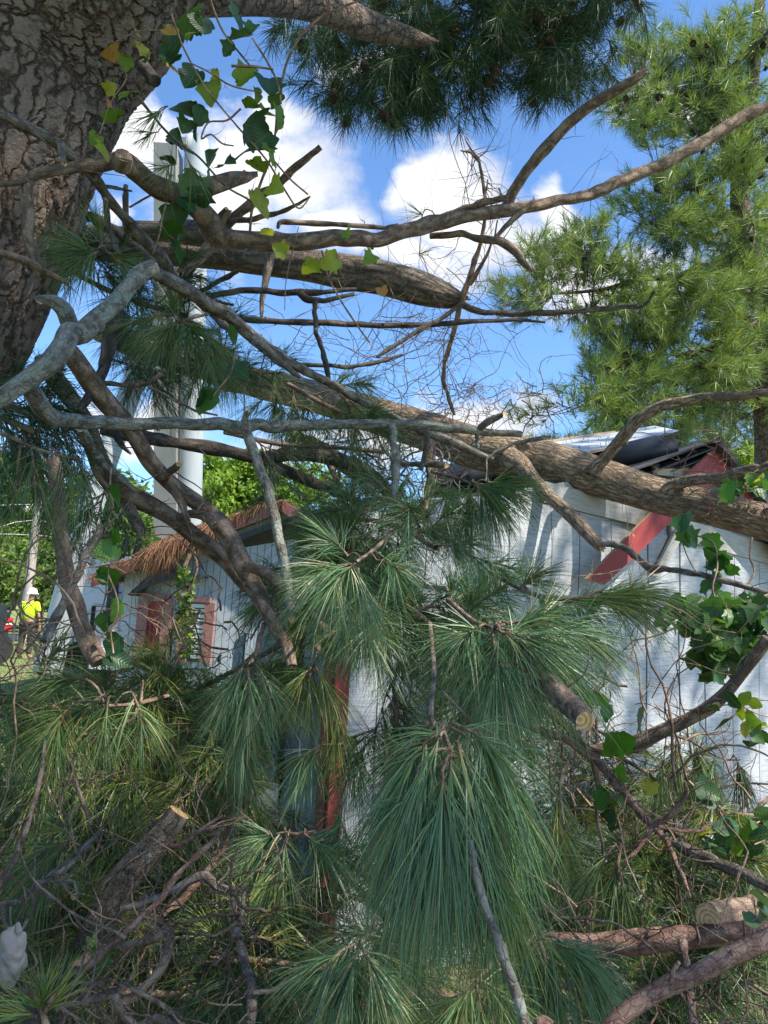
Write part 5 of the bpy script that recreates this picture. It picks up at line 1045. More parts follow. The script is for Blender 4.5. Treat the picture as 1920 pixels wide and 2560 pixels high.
vine('broadleaf_sprig', 'sprig of pale green oval leaves at the right edge below the thick brown limb', [('F:1700,240,6 1600,210,6 1500,160,6 1430,150,4', 1.9, 1.85), ('F:1620,240,5 1590,320,5', 1.9, 1.9)], [('F', *v, 1.85) for v in [(1420, 200, 100, 1), (1500, 145, 90, 1), (1560, 145, 80, 2), (1600, 170, 80, 2), (1480, 255, 100, 1), (1540, 215, 80, 2), (1590, 235, 90, 2), (1630, 270, 90, 2), (1600, 300, 90, 1), (1590, 345, 100, 1), (1640, 310, 70, 1), (1560, 270, 70, 2)]],
   ['leaf_green', 'leaf_green', 'leaf_yellow'], 'oval', 'leafy branch')
vine('broadleaf_sprig', 'bright green leaves lit up in the lower right brush in front of the wall', [('F:900,150,4 960,280,4 1000,330,5 990,450,4 1040,560,4 1000,700,4', 1.8, 1.7)],
   [('F', *v, 1.75) for v in [(915, 160, 100, 0), (960, 210, 70, 1), (1110, 250, 110, 1), (1020, 345, 120, 0), (990, 370, 90, 0), (1030, 490, 90, 0), (940, 580, 90, 1), (1040, 590, 70, 1), (1145, 530, 70, 2), (1165, 485, 50, 1), (1385, 545, 100, 1), (1390, 590, 80, 1), (970, 650, 60, 1), (990, 700, 50, 1)]], ['leaf_bright', 'leaf_green', 'leaf_yellow'], 'heart', 'leafy branch')
vine('broadleaf_sprig', 'mixed green leaves at the right edge above the splintered stick', [('F:1700,640,6 1600,690,6 1480,720,6 1400,730,4', 1.8, 1.7), ('F:1700,640,6 1680,740,6 1600,780,6', 1.8, 1.7)], [], ['leaf_green', 'leaf_yellow', 'leaf_dark'], 'oval', 'leafy branch', fills=[('F', 1380, 1560, 670, 800, 1.65, 1.85, 16, .05, .08, [0, 0, 1, 2]), ('F', 1540, 1700, 640, 820, 1.65, 1.9, 18, .05, .08, [0, 1, 2, 2])])
vine('broadleaf_sprig', 'round blue green leaves over the sawn log at the right edge', [('F:1700,1160,5 1640,1080,5 1600,1040,5', 1.2, 1.2), ('F:1640,1080,4 1590,1110,4', 1.2, 1.2)], [('F', *v, 1.2) for v in [(1625, 1015, 75, 0), (1585, 1108, 70, 0), (1645, 1090, 60, 0), (1640, 1050, 55, 0)]], ['needles_blue'], 'heart', 'leafy branch')
vine('broadleaf_sprig', 'small yellow green leaf cluster beside the looping branch at lower left', [('E:380,1180,4 430,1230,4 450,1300,4', 1.3, 1.3)], [('E', *v, 1.3) for v in [(410, 1215, 80, 0), (440, 1240, 90, 0), (450, 1290, 60, 0)]], ['leaf_green'], 'ivy', 'leafy branch')
vine('ivy_vine', 'pale ivy creeping down the front of the small shed between door and window', [('C:820,1010,20 790,1100,22 800,1200,20 780,1290,18 790,1400,16', 8.9, 8.9), ('C:840,1000,10 850,1080,10 810,1180,10', 8.9, 8.9)], [], ['leaf_green', 'leaf_yellow'], 'ivy', fills=[('C', 760, 840, 1020, 1460, 8.8, 8.95, 110, .06, .11, [0, 0, 1])], sr=.004)
vine('ivy_vine', 'green leaves spilling over the right rake beside the lower limb of the trunk', [('D:1480,700,6 1580,730,6 1700,690,6', 3.3, 3.2)], [], ['leaf_green', 'leaf_bright', 'leaf_yellow'], 'ivy', fills=[('D', 1560, 1720, 660, 760, 3.2, 3.6, 24, .05, .08, [0, 1, 2]), ('D', 1460, 1540, 700, 770, 3.2, 3.4, 6, .05, .08, [0, 1])])
# ---------------------------------------------------------------- pine boughs
def v_at(x, y, d): return np.array(P(x, y, d))
def bough(label, spine, shoots, matn='needles', nl=.18, n=110, droop=.35, width=.0013, L=.1, spread=(15, 75), segs=3, group=None, fwd=.5, name='pine_bough', bias=(0, 0, 0), rad_=.006, jit=.02, bark_='bark_brown'):
    """spine: (x, y, d) photo points of the stem; shoots: how many leafy shoots along its outer part, the last at its tip"""
    c = [(*P(x, y, d), rad_ * (1 - .5 * i / max(1, len(spine) - 1))) for i, (x, y, d) in enumerate(spine)]
    pth = smooth_path(c, .015); wd = MB(); ne = MB(); tube(wd, pth, 7, .06); m = len(pth)
    for k in range(shoots):
        t = 1.0 if k == 0 else .08 + .9 * R.rand(); i = min(m - 2, int(t * (m - 1))); ax = unit(pth[i + 1, :3] - pth[i, :3])
        d = ax if k == 0 else unit(cone_dirs(ax, 1, 25, 80)[0] + np.array(bias))
        shoot(wd, ne, pth[i, :3] + R.randn(3) * jit * .2, unit(d * (1) + np.array(bias) * .3), L * (.6 + .8 * R.rand()), rad_ * .6, nl, int(n * (.7 + .5 * R.rand())), droop, width, segs, spread)
    o = put(name, wd, bark_, label=label, cat='pine branch', origin=tuple(pth[0, :3]), group=group); put('needles', ne, matn, o, smooth=True); return o
def mass(label, pts, matn, n_sh, nl=.145, n=70, droop=.35, width=.0014, L=.085, size=.15, group=None, bias=(0, 0, 0), name='pine_bough', rr=.008, spread=(15, 75), mat2=None, twig=.3):
    """a big leafy bough: a crooked stem through pts and forking side twigs full of shoots"""
    c = [(*P(x, y, d), rr) for x, y, d in pts]; pth = smooth_path(c, .03); wd = MB(); ne = MB(); ne2 = MB(); tube(wd, pth, 8, .06); m = len(pth); n_t = max(3, n_sh // 5)
    for k in range(n_t):
        i = min(m - 2, int((k + R.rand()) / n_t * (m - 1))); ax = unit(pth[i + 1, :3] - pth[i, :3]); d = unit(cone_dirs(ax, 1, 25, 95)[0] + np.array(bias))
        tw = smooth_path(crook(pth[i, :3], d, size * (.5 + R.rand()), rr * .45, 5, .35), .02); tube(wd, tw, 5, .05)
        for j in range(5):
            q = min(len(tw) - 2, int((.25 + .75 * j / 4) * (len(tw) - 1))); ax2 = unit(tw[q + 1, :3] - tw[q, :3]); dd = ax2 if j == 4 else unit(cone_dirs(ax2, 1, 20, 75)[0] + np.array(bias) * .5)
            shoot(wd, ne2 if (mat2 and R.rand() < .35) else ne, tw[q, :3], dd, L * (.5 + .8 * R.rand()), rr * .3, nl, int(n * (.6 + .6 * R.rand())), droop, width, 3, spread)
    o = put(name, wd, 'bark_brown', label=label, cat='pine branch', origin=tuple(pth[0, :3]), group=group); put('needles', ne, matn, o)
    if ne2.n: put('needles', ne2, mat2, o, label='older yellow brown needles')
    return o

KS = 0.86
# --- the large drooping bough in the middle: shoots placed by hand
def hand_bough(label, spine, shoots, matn, rad_=.006, name='pine_bough', bark_='bark_brown'):
    """shoots: (x, y, d, dx, dy, dz, L, needles, n, droop, spread1[, width])"""
    c = [(*P(x, y, d), rad_ * (1 - .4 * i / max(1, len(spine) - 1))) for i, (x, y, d) in enumerate(spine)]
    wd = MB(); ne = MB(); pth = smooth_path(c, .015); tube(wd, pth, 8, .06)
    for s_ in shoots:
        x, y, d, dx, dy, dz, L, nl, n, dr, sp = s_[:11]; w_ = s_[11] if len(s_) > 11 else .0013
        dirn = np.array(_r) * dx + np.array(_u) * (-dy) + np.array(_f) * dz; p = v_at(x, y, d)
        i = np.argmin(np.linalg.norm(pth[:, :3] - p, axis=1))
        if np.linalg.norm(pth[i, :3] - p) > .015: tube(wd, smooth_path([(*pth[i, :3], rad_ * .5), (*((pth[i, :3] + p) / 2 + (0, 0, .01)), rad_ * .5), (*p, rad_ * .45)], .02), 5, .05)
        shoot(wd, ne, p, dirn, L * .7 * KS, rad_ * .55, nl * .8 * KS, int(n * .8), dr, w_, 4, (8, sp), bare=.05)
    o = put(name, wd, bark_, label=label, cat='pine branch', origin=tuple(pth[0, :3])); put('needles', ne, matn, o); return o
hand_bough('huge drooping bough of long blue green needles hanging in the centre foreground', [(1075, 1560, 1.5), (1085, 1680, 1.25), (1078, 1790, 1.05), (1110, 1840, .98), (1135, 1890, .95)],
  [(1105, 1825, .97, -.8, .5, -.1, .08, .19, 230, .8, 62), (1100, 1840, .96, -.45, .9, -.05, .08, .21, 260, .75, 50), (1125, 1880, .94, .05, 1, -.05, .09, .21, 300, .6, 42), (1140, 1850, .96, .45, .85, -.1, .08, .2, 250, .8, 50),
   (1150, 1815, .98, .8, .35, 0, .08, .19, 220, .85, 60), (1045, 1920, .95, -.2, 1, -.1, .08, .21, 260, .55, 36), (1105, 1930, .92, .05, 1, -.1, .08, .21, 280, .5, 34), (1050, 1990, .96, -.05, 1, 0, .08, .2, 230, .5, 32),
   (1175, 1950, 1.0, .2, 1, 0, .08, .2, 220, .55, 40), (1215, 1890, 1.04, .5, .9, .1, .08, .18, 170, .75, 50), (990, 1920, 1.02, -.35, .95, .1, .08, .19, 180, .6, 45), (1140, 1985, 1.0, .1, 1, .1, .06, .19, 190, .5, 34), (1290, 1960, 1.2, .3, 1, .1, .06, .17, 120, .6, 45)],
  'needles_blue', .0045)
KS = 0.84
hand_bough('single drooping shoot with a brown bud on the pale hanging branch', [(1220, 2140, .95), (1218, 2095, .93)], [(1216, 2095, .92, .02, 1, 0, .04, .2, 130, .45, 22), (1216, 2100, .92, .15, 1, .1, .05, .2, 120, .45, 30)], 'needles', .003)
hand_bough('spread of dark needles pointing right across the red board end', [(1240, 1440, 1.9), (1320, 1480, 1.6), (1400, 1498, 1.5), (1470, 1492, 1.5)],
  [(1400, 1498, 1.5, .9, .15, 0, .1, .2, 240, .25, 70), (1460, 1495, 1.5, 1, -.1, 0, .12, .21, 300, .3, 50), (1520, 1488, 1.5, 1, -.12, .1, .08, .2, 200, .3, 45), (1340, 1485, 1.55, .7, .6, 0, .1, .19, 220, .4, 70), (1300, 1470, 1.6, .5, -.5, 0, .08, .17, 160, .3, 75)], 'needles', .006)
hand_bough('large round burst of needles right of centre over the white wall', [(1120, 1500, 1.7), (1180, 1550, 1.45), (1240, 1572, 1.35)],
  [(1240, 1572, 1.33, .8, .4, -.1, .09, .22, 300, .4, 85), (1250, 1580, 1.3, .9, .1, .1, .1, .23, 320, .35, 60), (1230, 1585, 1.33, .2, 1, -.2, .1, .21, 260, .45, 75), (1270, 1560, 1.35, 1, -.3, 0, .1, .2, 220, .3, 60), (1330, 1610, 1.35, .9, .45, 0, .1, .21, 280, .4, 60), (1210, 1560, 1.38, -.5, .2, -.2, .08, .19, 200, .4, 85), (1380, 1560, 1.4, 1, .2, 0, .1, .2, 240, .4, 55)], 'needles_blue', .006)
hand_bough('radial burst of blue green needles left of centre under the lichen branch', [(980, 1330, 2.0), (940, 1370, 1.8), (890, 1405, 1.6)],
  [(890, 1408, 1.6, -.7, .5, -.2, .1, .21, 320, .35, 85), (880, 1410, 1.6, -.9, .1, 0, .1, .2, 240, .35, 70), (895, 1420, 1.6, .1, 1, -.2, .1, .2, 260, .4, 75), (870, 1390, 1.65, -.6, -.7, 0, .08, .18, 180, .25, 75), (940, 1400, 1.7, .8, .1, -.1, .08, .18, 200, .35, 80)], 'needles_blue', .006)
hand_bough('sunlit spray of needles sweeping right over the top of the white wall', [(1080, 1180, 2.4), (1140, 1195, 2.2), (1185, 1212, 2.1)],
  [(1180, 1205, 2.05, .9, .2, 0, .1, .2, 260, .35, 45, .0016), (1190, 1215, 2.05, .8, .6, 0, .1, .21, 260, .45, 55, .0016), (1170, 1220, 2.1, .2, 1, 0, .08, .2, 220, .5, 55, .0016), (1220, 1205, 2.05, 1, .05, 0, .1, .2, 200, .3, 40, .0016), (1130, 1200, 2.2, -.3, .9, 0, .08, .18, 180, .5, 70, .0016)], 'needles', .006)
hand_bough('fan of needles beside the pine trunk under the gnarled branch', [(330, 650, 2.1), (290, 640, 1.95), (250, 622, 1.85)],
  [(248, 622, 1.82, -.9, .15, -.1, .06, .2, 260, .1, 70), (245, 628, 1.82, -.7, .5, -.2, .06, .2, 240, .1, 80), (255, 618, 1.83, -.1, -.9, 0, .05, .2, 90, .05, 50), (265, 630, 1.85, .7, .4, 0, .06, .16, 150, .2, 85)], 'needles', .005)
hand_bough('burst of needles over the sloping grey branch left of the sky gap', [(540, 780, 2.2), (480, 795, 2.0), (448, 805, 1.9)],
  [(446, 806, 1.88, -.6, .4, -.2, .07, .19, 260, .3, 85), (450, 800, 1.9, .6, .4, -.1, .07, .19, 220, .35, 85), (440, 800, 1.9, -.2, -.8, 0, .06, .15, 140, .1, 70), (400, 790, 1.95, -.8, .1, 0, .08, .18, 200, .2, 75), (520, 830, 1.95, .5, .8, 0, .08, .17, 180, .4, 70)], 'needles', .005)
hand_bough('curtain of thin needles drooping at the left edge above the utility pole', [(-80, 1060, 1.5), (20, 1090, 1.5), (100, 1125, 1.5), (200, 1150, 1.5)],
  [(20, 1095, 1.5, -.3, .6, 0, .08, .18, 76, .6, 80), (80, 1130, 1.5, .2, .8, -.2, .08, .18, 85, .6, 75), (130, 1120, 1.5, .6, .5, 0, .08, .18, 76, .6, 75), (190, 1150, 1.52, .6, .8, 0, .08, .18, 67, .6, 70), (-30, 1120, 1.5, 0, 1, 0, .1, .18, 72, .5, 60), (40, 1200, 1.55, -.1, 1, 0, .08, .18, 54, .5, 45)], 'needles', .005)
hand_bough('thin spiky shoot in front of the upright boom with needles against the clouds', [(345, 240, 1.9), (400, 310, 1.9), (440, 350, 1.9)],
  [(420, 265, 1.9, -.8, .5, 0, .06, .15, 70, .3, 60), (440, 410, 1.9, -.7, .2, -.1, .05, .13, 80, .2, 80), (470, 400, 1.9, .3, .6, 0, .05, .14, 60, .3, 85), (395, 330, 1.9, -.9, .1, 0, .04, .12, 40, .2, 60)], 'needles', .003)
hand_bough('lone hooked shoot with thin needles standing on the rising limb', [(1090, 545, 2.9), (1080, 528, 2.9), (1062, 524, 2.9), (1056, 540, 2.9)], [(1056, 540, 2.9, -.3, -.6, 0, .02, .17, 60, .1, 95), (1048, 640, 3.0, 0, -.3, 0, .02, .14, 60, .1, 100)], 'needles', .003)
hand_bough('bright drooping tuft hanging over the dark gap at the left of the shed side', [(660, 1560, 1.9), (640, 1630, 1.75), (615, 1680, 1.65)],
  [(612, 1660, 1.62, -.5, .7, -.1, .1, .15, 240, .5, 55), (620, 1670, 1.6, .1, 1, -.1, .12, .16, 260, .5, 45), (640, 1660, 1.62, .5, .8, 0, .1, .15, 200, .5, 50), (600, 1790, 1.62, 0, 1, 0, .12, .17, 220, .4, 35)], 'needles_blue', .006)
hand_bough('yellow green tuft hanging in front of the grey side boards', [(800, 1600, 1.9), (790, 1650, 1.8), (780, 1670, 1.75)], [(780, 1668, 1.73, -.6, .6, 0, .06, .17, 170, .45, 65), (790, 1670, 1.72, .6, .8, 0, .07, .18, 200, .5, 60), (840, 1760, 1.75, .1, 1, 0, .08, .17, 150, .4, 45), (850, 2020, 1.75, -.1, 1, 0, .08, .17, 170, .4, 45), (775, 1680, 1.72, -.1, 1, 0, .06, .15, 90, .5, 50)], 'needles_olive', .005)
hand_bough('fan of needles sweeping left across the red corner board', [(860, 1860, 1.75), (805, 1862, 1.7)], [(805, 1862, 1.7, -.9, .45, 0, .08, .18, 170, .4, 45), (800, 1868, 1.7, -.6, .8, 0, .08, .17, 120, .4, 45)], 'needles_blue', .004)
hand_bough('wide spray of needles in front of the foot of the dark side wall', [(790, 2080, 1.7), (740, 2085, 1.7), (710, 2080, 1.7)],
  [(712, 2080, 1.68, -.9, .2, 0, .1, .2, 300, .3, 60), (720, 2090, 1.66, -.3, .9, -.1, .1, .19, 260, .4, 70), (760, 2085, 1.68, .7, .5, 0, .1, .18, 240, .4, 75), (700, 2100, 1.68, -.7, .7, 0, .08, .18, 200, .4, 60)], 'needles_blue', .005)
hand_bough('spray of sharp green needles left of the sawn leaning log', [(230, 2120, 1.5), (175, 2105, 1.5)], [(172, 2103, 1.48, -.9, .2, 0, .07, .19, 240, .35, 60), (168, 2108, 1.47, -.7, .6, 0, .08, .19, 240, .4, 55), (180, 2095, 1.5, -.4, -.6, 0, .05, .15, 120, .2, 70)], 'needles', .004)
hand_bough('green bough spread above the leaning log at the left', [(420, 1740, 1.8), (340, 1760, 1.7), (265, 1765, 1.6)],
  [(265, 1735, 1.6, -.8, .4, 0, .1, .16, 190, .4, 70), (270, 1740, 1.58, -.1, 1, 0, .1, .16, 190, .5, 70), (330, 1730, 1.62, .4, .9, 0, .1, .16, 170, .5, 65), (220, 1700, 1.6, -.9, -.1, 0, .1, .19, 200, .3, 60), (180, 1760, 1.55, -.6, .8, 0, .1, .2, 220, .4, 60)], 'needles', .006)
hand_bough('yellow green grassy needles sticking up in the lower left corner', [(120, 2620, .95), (115, 2560, .95), (105, 2530, .95)], [(105, 2532, .95, -.3, -1, 0, .02, .13, 70, .15, 55), (110, 2535, .95, .5, -1, 0, .02, .14, 60, .15, 45), (95, 2540, .95, -1, -.3, 0, .02, .13, 60, .2, 60)], 'needles_olive', .006)
hand_bough('spray of long needles in the bottom right foreground over the reddish limb', [(1290, 2250, 1.3), (1330, 2310, 1.22), (1352, 2345, 1.18)],
  [(1352, 2345, 1.16, .9, .3, 0, .08, .2, 260, .5, 55), (1350, 2350, 1.15, .3, 1, -.1, .09, .2, 260, .5, 50), (1345, 2350, 1.16, -.5, .8, 0, .08, .19, 220, .5, 55), (1420, 2370, 1.15, .8, .5, 0, .08, .18, 200, .5, 55)], 'needles_blue', .005)
hand_bough('drooping tuft at the bottom edge below the huge bough', [(1240, 2400, 1.1), (1190, 2455, 1.05)], [(1188, 2458, 1.04, -.6, .6, 0, .08, .17, 220, .5, 60), (1190, 2460, 1.04, .2, 1, 0, .08, .17, 200, .5, 55), (1200, 2450, 1.05, .8, .4, 0, .07, .16, 160, .5, 65)], 'needles', .004)
hand_bough('pale green tuft at the bottom centre in front of the pile', [(940, 2300, 1.25), (900, 2365, 1.15)], [(898, 2368, 1.14, -.4, 1, 0, .08, .19, 280, .55, 60), (905, 2370, 1.13, .5, .9, 0, .08, .19, 260, .55, 60), (890, 2360, 1.15, -1, .4, 0, .08, .17, 200, .5, 60)], 'needles_blue', .005)
hand_bough('sunlit yellowish shoot with a bare orange tip over the lower right brush', [(1420, 1900, 1.75), (1400, 1960, 1.65), (1412, 2080, 1.6)], [(1395, 1975, 1.64, 0, 1, 0, .1, .16, 200, .35, 45), (1412, 2060, 1.6, .1, 1, 0, .12, .17, 220, .35, 45)], 'needles_olive', .004)
hand_bough('sunlit green tuft below the yellowish shoot', [(1560, 2080, 1.6), (1545, 2160, 1.55), (1550, 2200, 1.55)], [(1545, 2150, 1.55, -.2, 1, 0, .1, .18, 240, .4, 45), (1555, 2200, 1.53, .2, 1, 0, .1, .18, 220, .4, 45), (1530, 2120, 1.56, -.6, .8, 0, .08, .16, 160, .4, 55)], 'needles', .004)
hand_bough('thin tuft hanging from the thick brown limb at the right', [(1640, 1830, 2.05), (1720, 1850, 2.1), (1800, 1895, 2.15), (1850, 1900, 2.15)],
  [(1690, 1850, 2.05, 0, 1, 0, .1, .18, 200, .4, 60), (1740, 1870, 2.1, .2, 1, 0, .1, .18, 200, .4, 60), (1840, 1895, 2.12, .4, .9, 0, .08, .2, 200, .45, 60), (1790, 1890, 2.1, -.3, .9, 0, .08, .16, 160, .4, 60), (1660, 1900, 2.05, -.3, 1, 0, .1, .17, 160, .4, 50)], 'needles', .004)
hand_bough('round tuft on the right in front of the wall foot', [(1900, 2040, 2.0), (1830, 2030, 1.95), (1790, 2015, 1.9)], [(1788, 2012, 1.9, -.6, .6, 0, .06, .17, 220, .35, 80), (1795, 2015, 1.9, .6, .6, 0, .06, .16, 180, .35, 80), (1780, 2020, 1.9, 0, 1, 0, .08, .17, 160, .4, 60)], 'needles_olive', .004)

# --- big boughs that fill the pile and the middle; depth behind the hand-made ones
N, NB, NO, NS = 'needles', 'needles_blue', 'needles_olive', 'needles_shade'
MASSES = [
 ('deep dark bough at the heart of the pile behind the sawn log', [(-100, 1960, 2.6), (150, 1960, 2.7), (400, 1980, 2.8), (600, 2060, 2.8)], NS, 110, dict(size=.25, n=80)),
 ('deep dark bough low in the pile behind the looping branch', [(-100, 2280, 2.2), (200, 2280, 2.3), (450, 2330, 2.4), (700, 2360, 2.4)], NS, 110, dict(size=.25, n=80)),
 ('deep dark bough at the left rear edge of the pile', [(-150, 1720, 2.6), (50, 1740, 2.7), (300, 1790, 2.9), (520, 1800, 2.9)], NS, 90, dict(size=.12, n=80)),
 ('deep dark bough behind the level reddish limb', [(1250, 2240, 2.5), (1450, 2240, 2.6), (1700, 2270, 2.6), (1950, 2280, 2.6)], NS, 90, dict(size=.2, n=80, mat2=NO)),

 ('dark boughs heaped along the left edge under the worker', [(-60, 1740, 1.7), (80, 1760, 1.8), (260, 1790, 2.0), (460, 1790, 2.2)], N, 60, dict(mat2=NO)),
 ('dark leafy bough lying at mid left above the log', [(-60, 1850, 1.8), (100, 1850, 1.85), (300, 1860, 2.0), (470, 1870, 2.1)], N, 70, dict(mat2=NO)),
 ('dark leafy bough behind the upper half of the sawn log', [(0, 2060, 1.9), (180, 2060, 2.0), (360, 2040, 2.1), (540, 2010, 2.2)], NS, 70, dict(mat2=NO)),
 ('sunlit brown and green bough right of the sawn log', [(300, 1800, 1.9), (420, 1850, 1.9), (520, 1960, 1.9), (560, 2080, 1.9)], NO, 46, dict(nl=.12)),
 ('leafy bough under the sawn log near the paper bag', [(-40, 2250, 1.6), (120, 2230, 1.7), (280, 2260, 1.8), (420, 2280, 1.9)], NS, 60, dict(mat2=NO)),
 ('leafy bough low in the pile left of centre', [(380, 2200, 2.0), (520, 2190, 2.0), (640, 2220, 2.0), (780, 2260, 2.0)], N, 60, dict(mat2=NO)),
 ('dark bough along the bottom left edge', [(-40, 2480, 1.5), (150, 2470, 1.55), (340, 2480, 1.6), (560, 2500, 1.6)], NS, 70, dict(mat2=NO)),
 ('dark bough along the bottom edge left of centre', [(480, 2400, 1.6), (620, 2400, 1.6), (780, 2420, 1.6), (960, 2440, 1.6)], NS, 70, dict(mat2=NO)),
 ('dark bough along the bottom edge right of centre', [(900, 2520, 1.4), (1040, 2480, 1.45), (1180, 2500, 1.5), (1320, 2500, 1.5)], N, 50, dict(mat2=NO)),
 ('bough hanging behind the huge blue green one on its left', [(950, 1580, 2.2), (980, 1680, 2.1), (990, 1780, 2.0), (990, 1900, 2.0)], N, 36, dict(bias=(0, 0, -.4))),
 ('bough hanging behind the huge blue green one on its right', [(1180, 1640, 2.3), (1200, 1760, 2.1), (1240, 1880, 2.0), (1260, 2040, 1.9)], NB, 40, dict(bias=(0, 0, -.5), n=80)),
 ('dense bough crowning the centre just under the lichen twig', [(800, 1330, 2.6), (900, 1300, 2.4), (1000, 1320, 2.2), (1090, 1370, 2.0)], NB, 60, {}),
 ('dense bough left of centre over the small shed end', [(800, 1400, 2.4), (840, 1440, 2.2), (900, 1500, 2.1), (980, 1560, 2.0)], N, 50, {}),
 ('dense bough in the centre above the huge drooping one', [(940, 1480, 2.0), (1020, 1520, 1.9), (1100, 1580, 1.8), (1200, 1640, 1.7)], NB, 56, dict(n=100)),
 ('leafy bough left of the centre gap with brown inner twigs', [(500, 1720, 2.4), (560, 1690, 2.3), (650, 1640, 2.2), (760, 1580, 2.1)], N, 34, dict(mat2=NO)),
 ('dark bough across the top of the broken side wall', [(640, 1460, 2.9), (720, 1460, 2.9), (820, 1480, 2.8), (900, 1500, 2.7)], NS, 46, {}),
 ('dark clump left of the tilted limb over the small shed wall', [(330, 1810, 1.9), (420, 1790, 2.0), (520, 1780, 2.0), (600, 1790, 2.0)], N, 44, {}),
 ('boughs hanging from the limb beside the standing pine', [(180, 680, 2.5), (260, 720, 2.4), (360, 760, 2.4), (470, 790, 2.4)], NS, 50, dict(size=.13)),
 ('dark boughs behind the pale limb above the slanted boom', [(260, 860, 2.5), (360, 880, 2.5), (470, 900, 2.6), (580, 900, 2.7)], NS, 40, dict(size=.13, n=46)),
 ('dark needles below the upper trunk in front of the sky', [(480, 880, 2.6), (560, 920, 2.6), (640, 960, 2.7), (760, 980, 2.8)], N, 34, dict(size=.12, n=60)),
 ('needles hanging from the long fallen trunk over the lichen branch', [(720, 960, 2.6), (790, 1000, 2.5), (850, 1030, 2.5)], N, 16, dict(size=.15, n=90)),
 ('thin needles hanging against the clouds below the lichen branch', [(560, 1080, 2.4), (700, 1110, 2.5), (860, 1120, 2.6), (960, 1130, 2.7)], NS, 24, dict(size=.13, n=30, bias=(0, 0, -.3))),
 ('fine needles in front of the slanted white boom', [(240, 1180, 1.9), (260, 1210, 1.9), (280, 1240, 1.9)], NS, 5, dict(size=.06, n=30, nl=.11)),
 ('needles hanging at the far left in front of the far trees', [(-60, 1020, 1.7), (20, 1050, 1.8), (90, 1080, 1.8)], NS, 10, dict(size=.13, n=46)),
 ('dark bough right at the foot of the standing pine', [(-40, 980, 1.9), (40, 1020, 1.9), (130, 1060, 1.9)], NS, 26, dict(size=.12, n=60)),
 ('sunlit brush below the white wall at right centre', [(1300, 2050, 2.3), (1420, 2040, 2.3), (1540, 2060, 2.3), (1680, 2100, 2.3)], NO, 60, dict(mat2='needles')),
 ('sunlit green brush below the reddish forked branch', [(1280, 2180, 2.0), (1420, 2200, 2.0), (1560, 2220, 2.0), (1700, 2200, 2.0)], N, 70, dict(mat2=NO)),
 ('brush at the right edge under the splintered stick', [(1640, 2060, 2.1), (1760, 2120, 2.0), (1880, 2180, 2.0), (1980, 2220, 2.0)], NO, 56, dict(mat2='needles')),
 ('shadowed brush in the bottom right corner', [(1380, 2480, 1.6), (1540, 2460, 1.6), (1700, 2480, 1.6), (1900, 2440, 1.6)], NS, 70, dict(mat2=NO)),
 ('brush under the level reddish limb', [(1300, 2330, 1.8), (1460, 2360, 1.8), (1620, 2380, 1.8), (1820, 2360, 1.8)], N, 60, {}),
 ('drooping needles left of the level reddish limb', [(1180, 2220, 1.8), (1260, 2260, 1.8), (1340, 2300, 1.8)], NB, 30, {}),
 ('thin brush against the lower edge of the white wall', [(1480, 1880, 2.7), (1560, 1900, 2.6), (1660, 1960, 2.5), (1740, 2020, 2.4)], N, 30, dict(n=60)),
 ('needles filling behind the sawn limb stub', [(1120, 1700, 2.2), (1200, 1720, 2.2), (1290, 1760, 2.2)], NB, 24, dict(n=80)),
 ('pale drooping brush between the corner board and the wall foot', [(860, 2180, 1.9), (920, 2250, 1.8), (1000, 2330, 1.7)], N, 30, {}),
]
for lb_, pts, mt_, ns, kw in MASSES: mass(lb_, pts, mt_, ns, **kw)
# ground cover of fallen needles under the pile
mb = MB(); n = 26000; B = np.stack([-2.6 + 6.5 * R.rand(n), .7 + 4.2 * R.rand(n), .05 + .1 * R.rand(n)], 1); needles(mb, B, cone_dirs((0, 0, 1), n, 50, 100), .12 + .08 * R.rand(n), .3, .0025, 1)
put('fallen_needles', mb, 'needles_dead', label='layer of brown fallen needles under the brush pile', cat='pine straw', kind='stuff')

# ---------------------------------------------------------------- overhead foliage of the standing pine, with cones
def cone_mesh():
    mb = MB(); n = 15; th = np.linspace(0, 2 * math.pi, n + 1); L = .07
    prof = [(.002, 0), (.012, .006), (.019, .018), (.021, .032), (.017, .048), (.010, .061), (.002, .07)]
    V = []
    for k, (r_, z) in enumerate(prof):
        for t in th: V.append((r_ * math.cos(t), r_ * math.sin(t), -z))
    mb.add(V, [[k * (n + 1) + i, k * (n + 1) + i + 1, (k + 1) * (n + 1) + i + 1, (k + 1) * (n + 1) + i] for k in range(len(prof) - 1) for i in range(n)])
    for k in range(60):   # open scales on a spiral
        t = k * 2.39996; z = .006 + .058 * k / 60; r_ = np.interp(z, [p[1] for p in prof], [p[0] for p in prof]); o = np.array([math.cos(t), math.sin(t), 0]); s = np.array([-math.sin(t), math.cos(t), 0]); b = o * r_ * .7 + (0, 0, -z)
        e = o * (r_ + .008) + (0, 0, -z + .004 * -1); mb.add([b - s * .003, b + s * .003, e + s * .0055, e + o * .0015 + (0, 0, -.002), e - s * .0055], [[0, 1, 2], [0, 2, 3], [0, 3, 4]])
    return mb.mesh('pine_cone', ['cone'], (0, 0, 0), False)
CONE = cone_mesh()
def add_cones(parent, pts, s=1.0):
    org = world_origin(parent)
    for p in pts[:95]:
        o = bpy.data.objects.new('pine_cone', CONE); sc.collection.objects.link(o); o.parent = parent; o.location = Vector(p) - org; o.rotation_euler = (R.randn() * .6, R.randn() * .6, R.rand() * 6); k = s * (.8 + .5 * R.rand()); o.scale = (k, k, k)
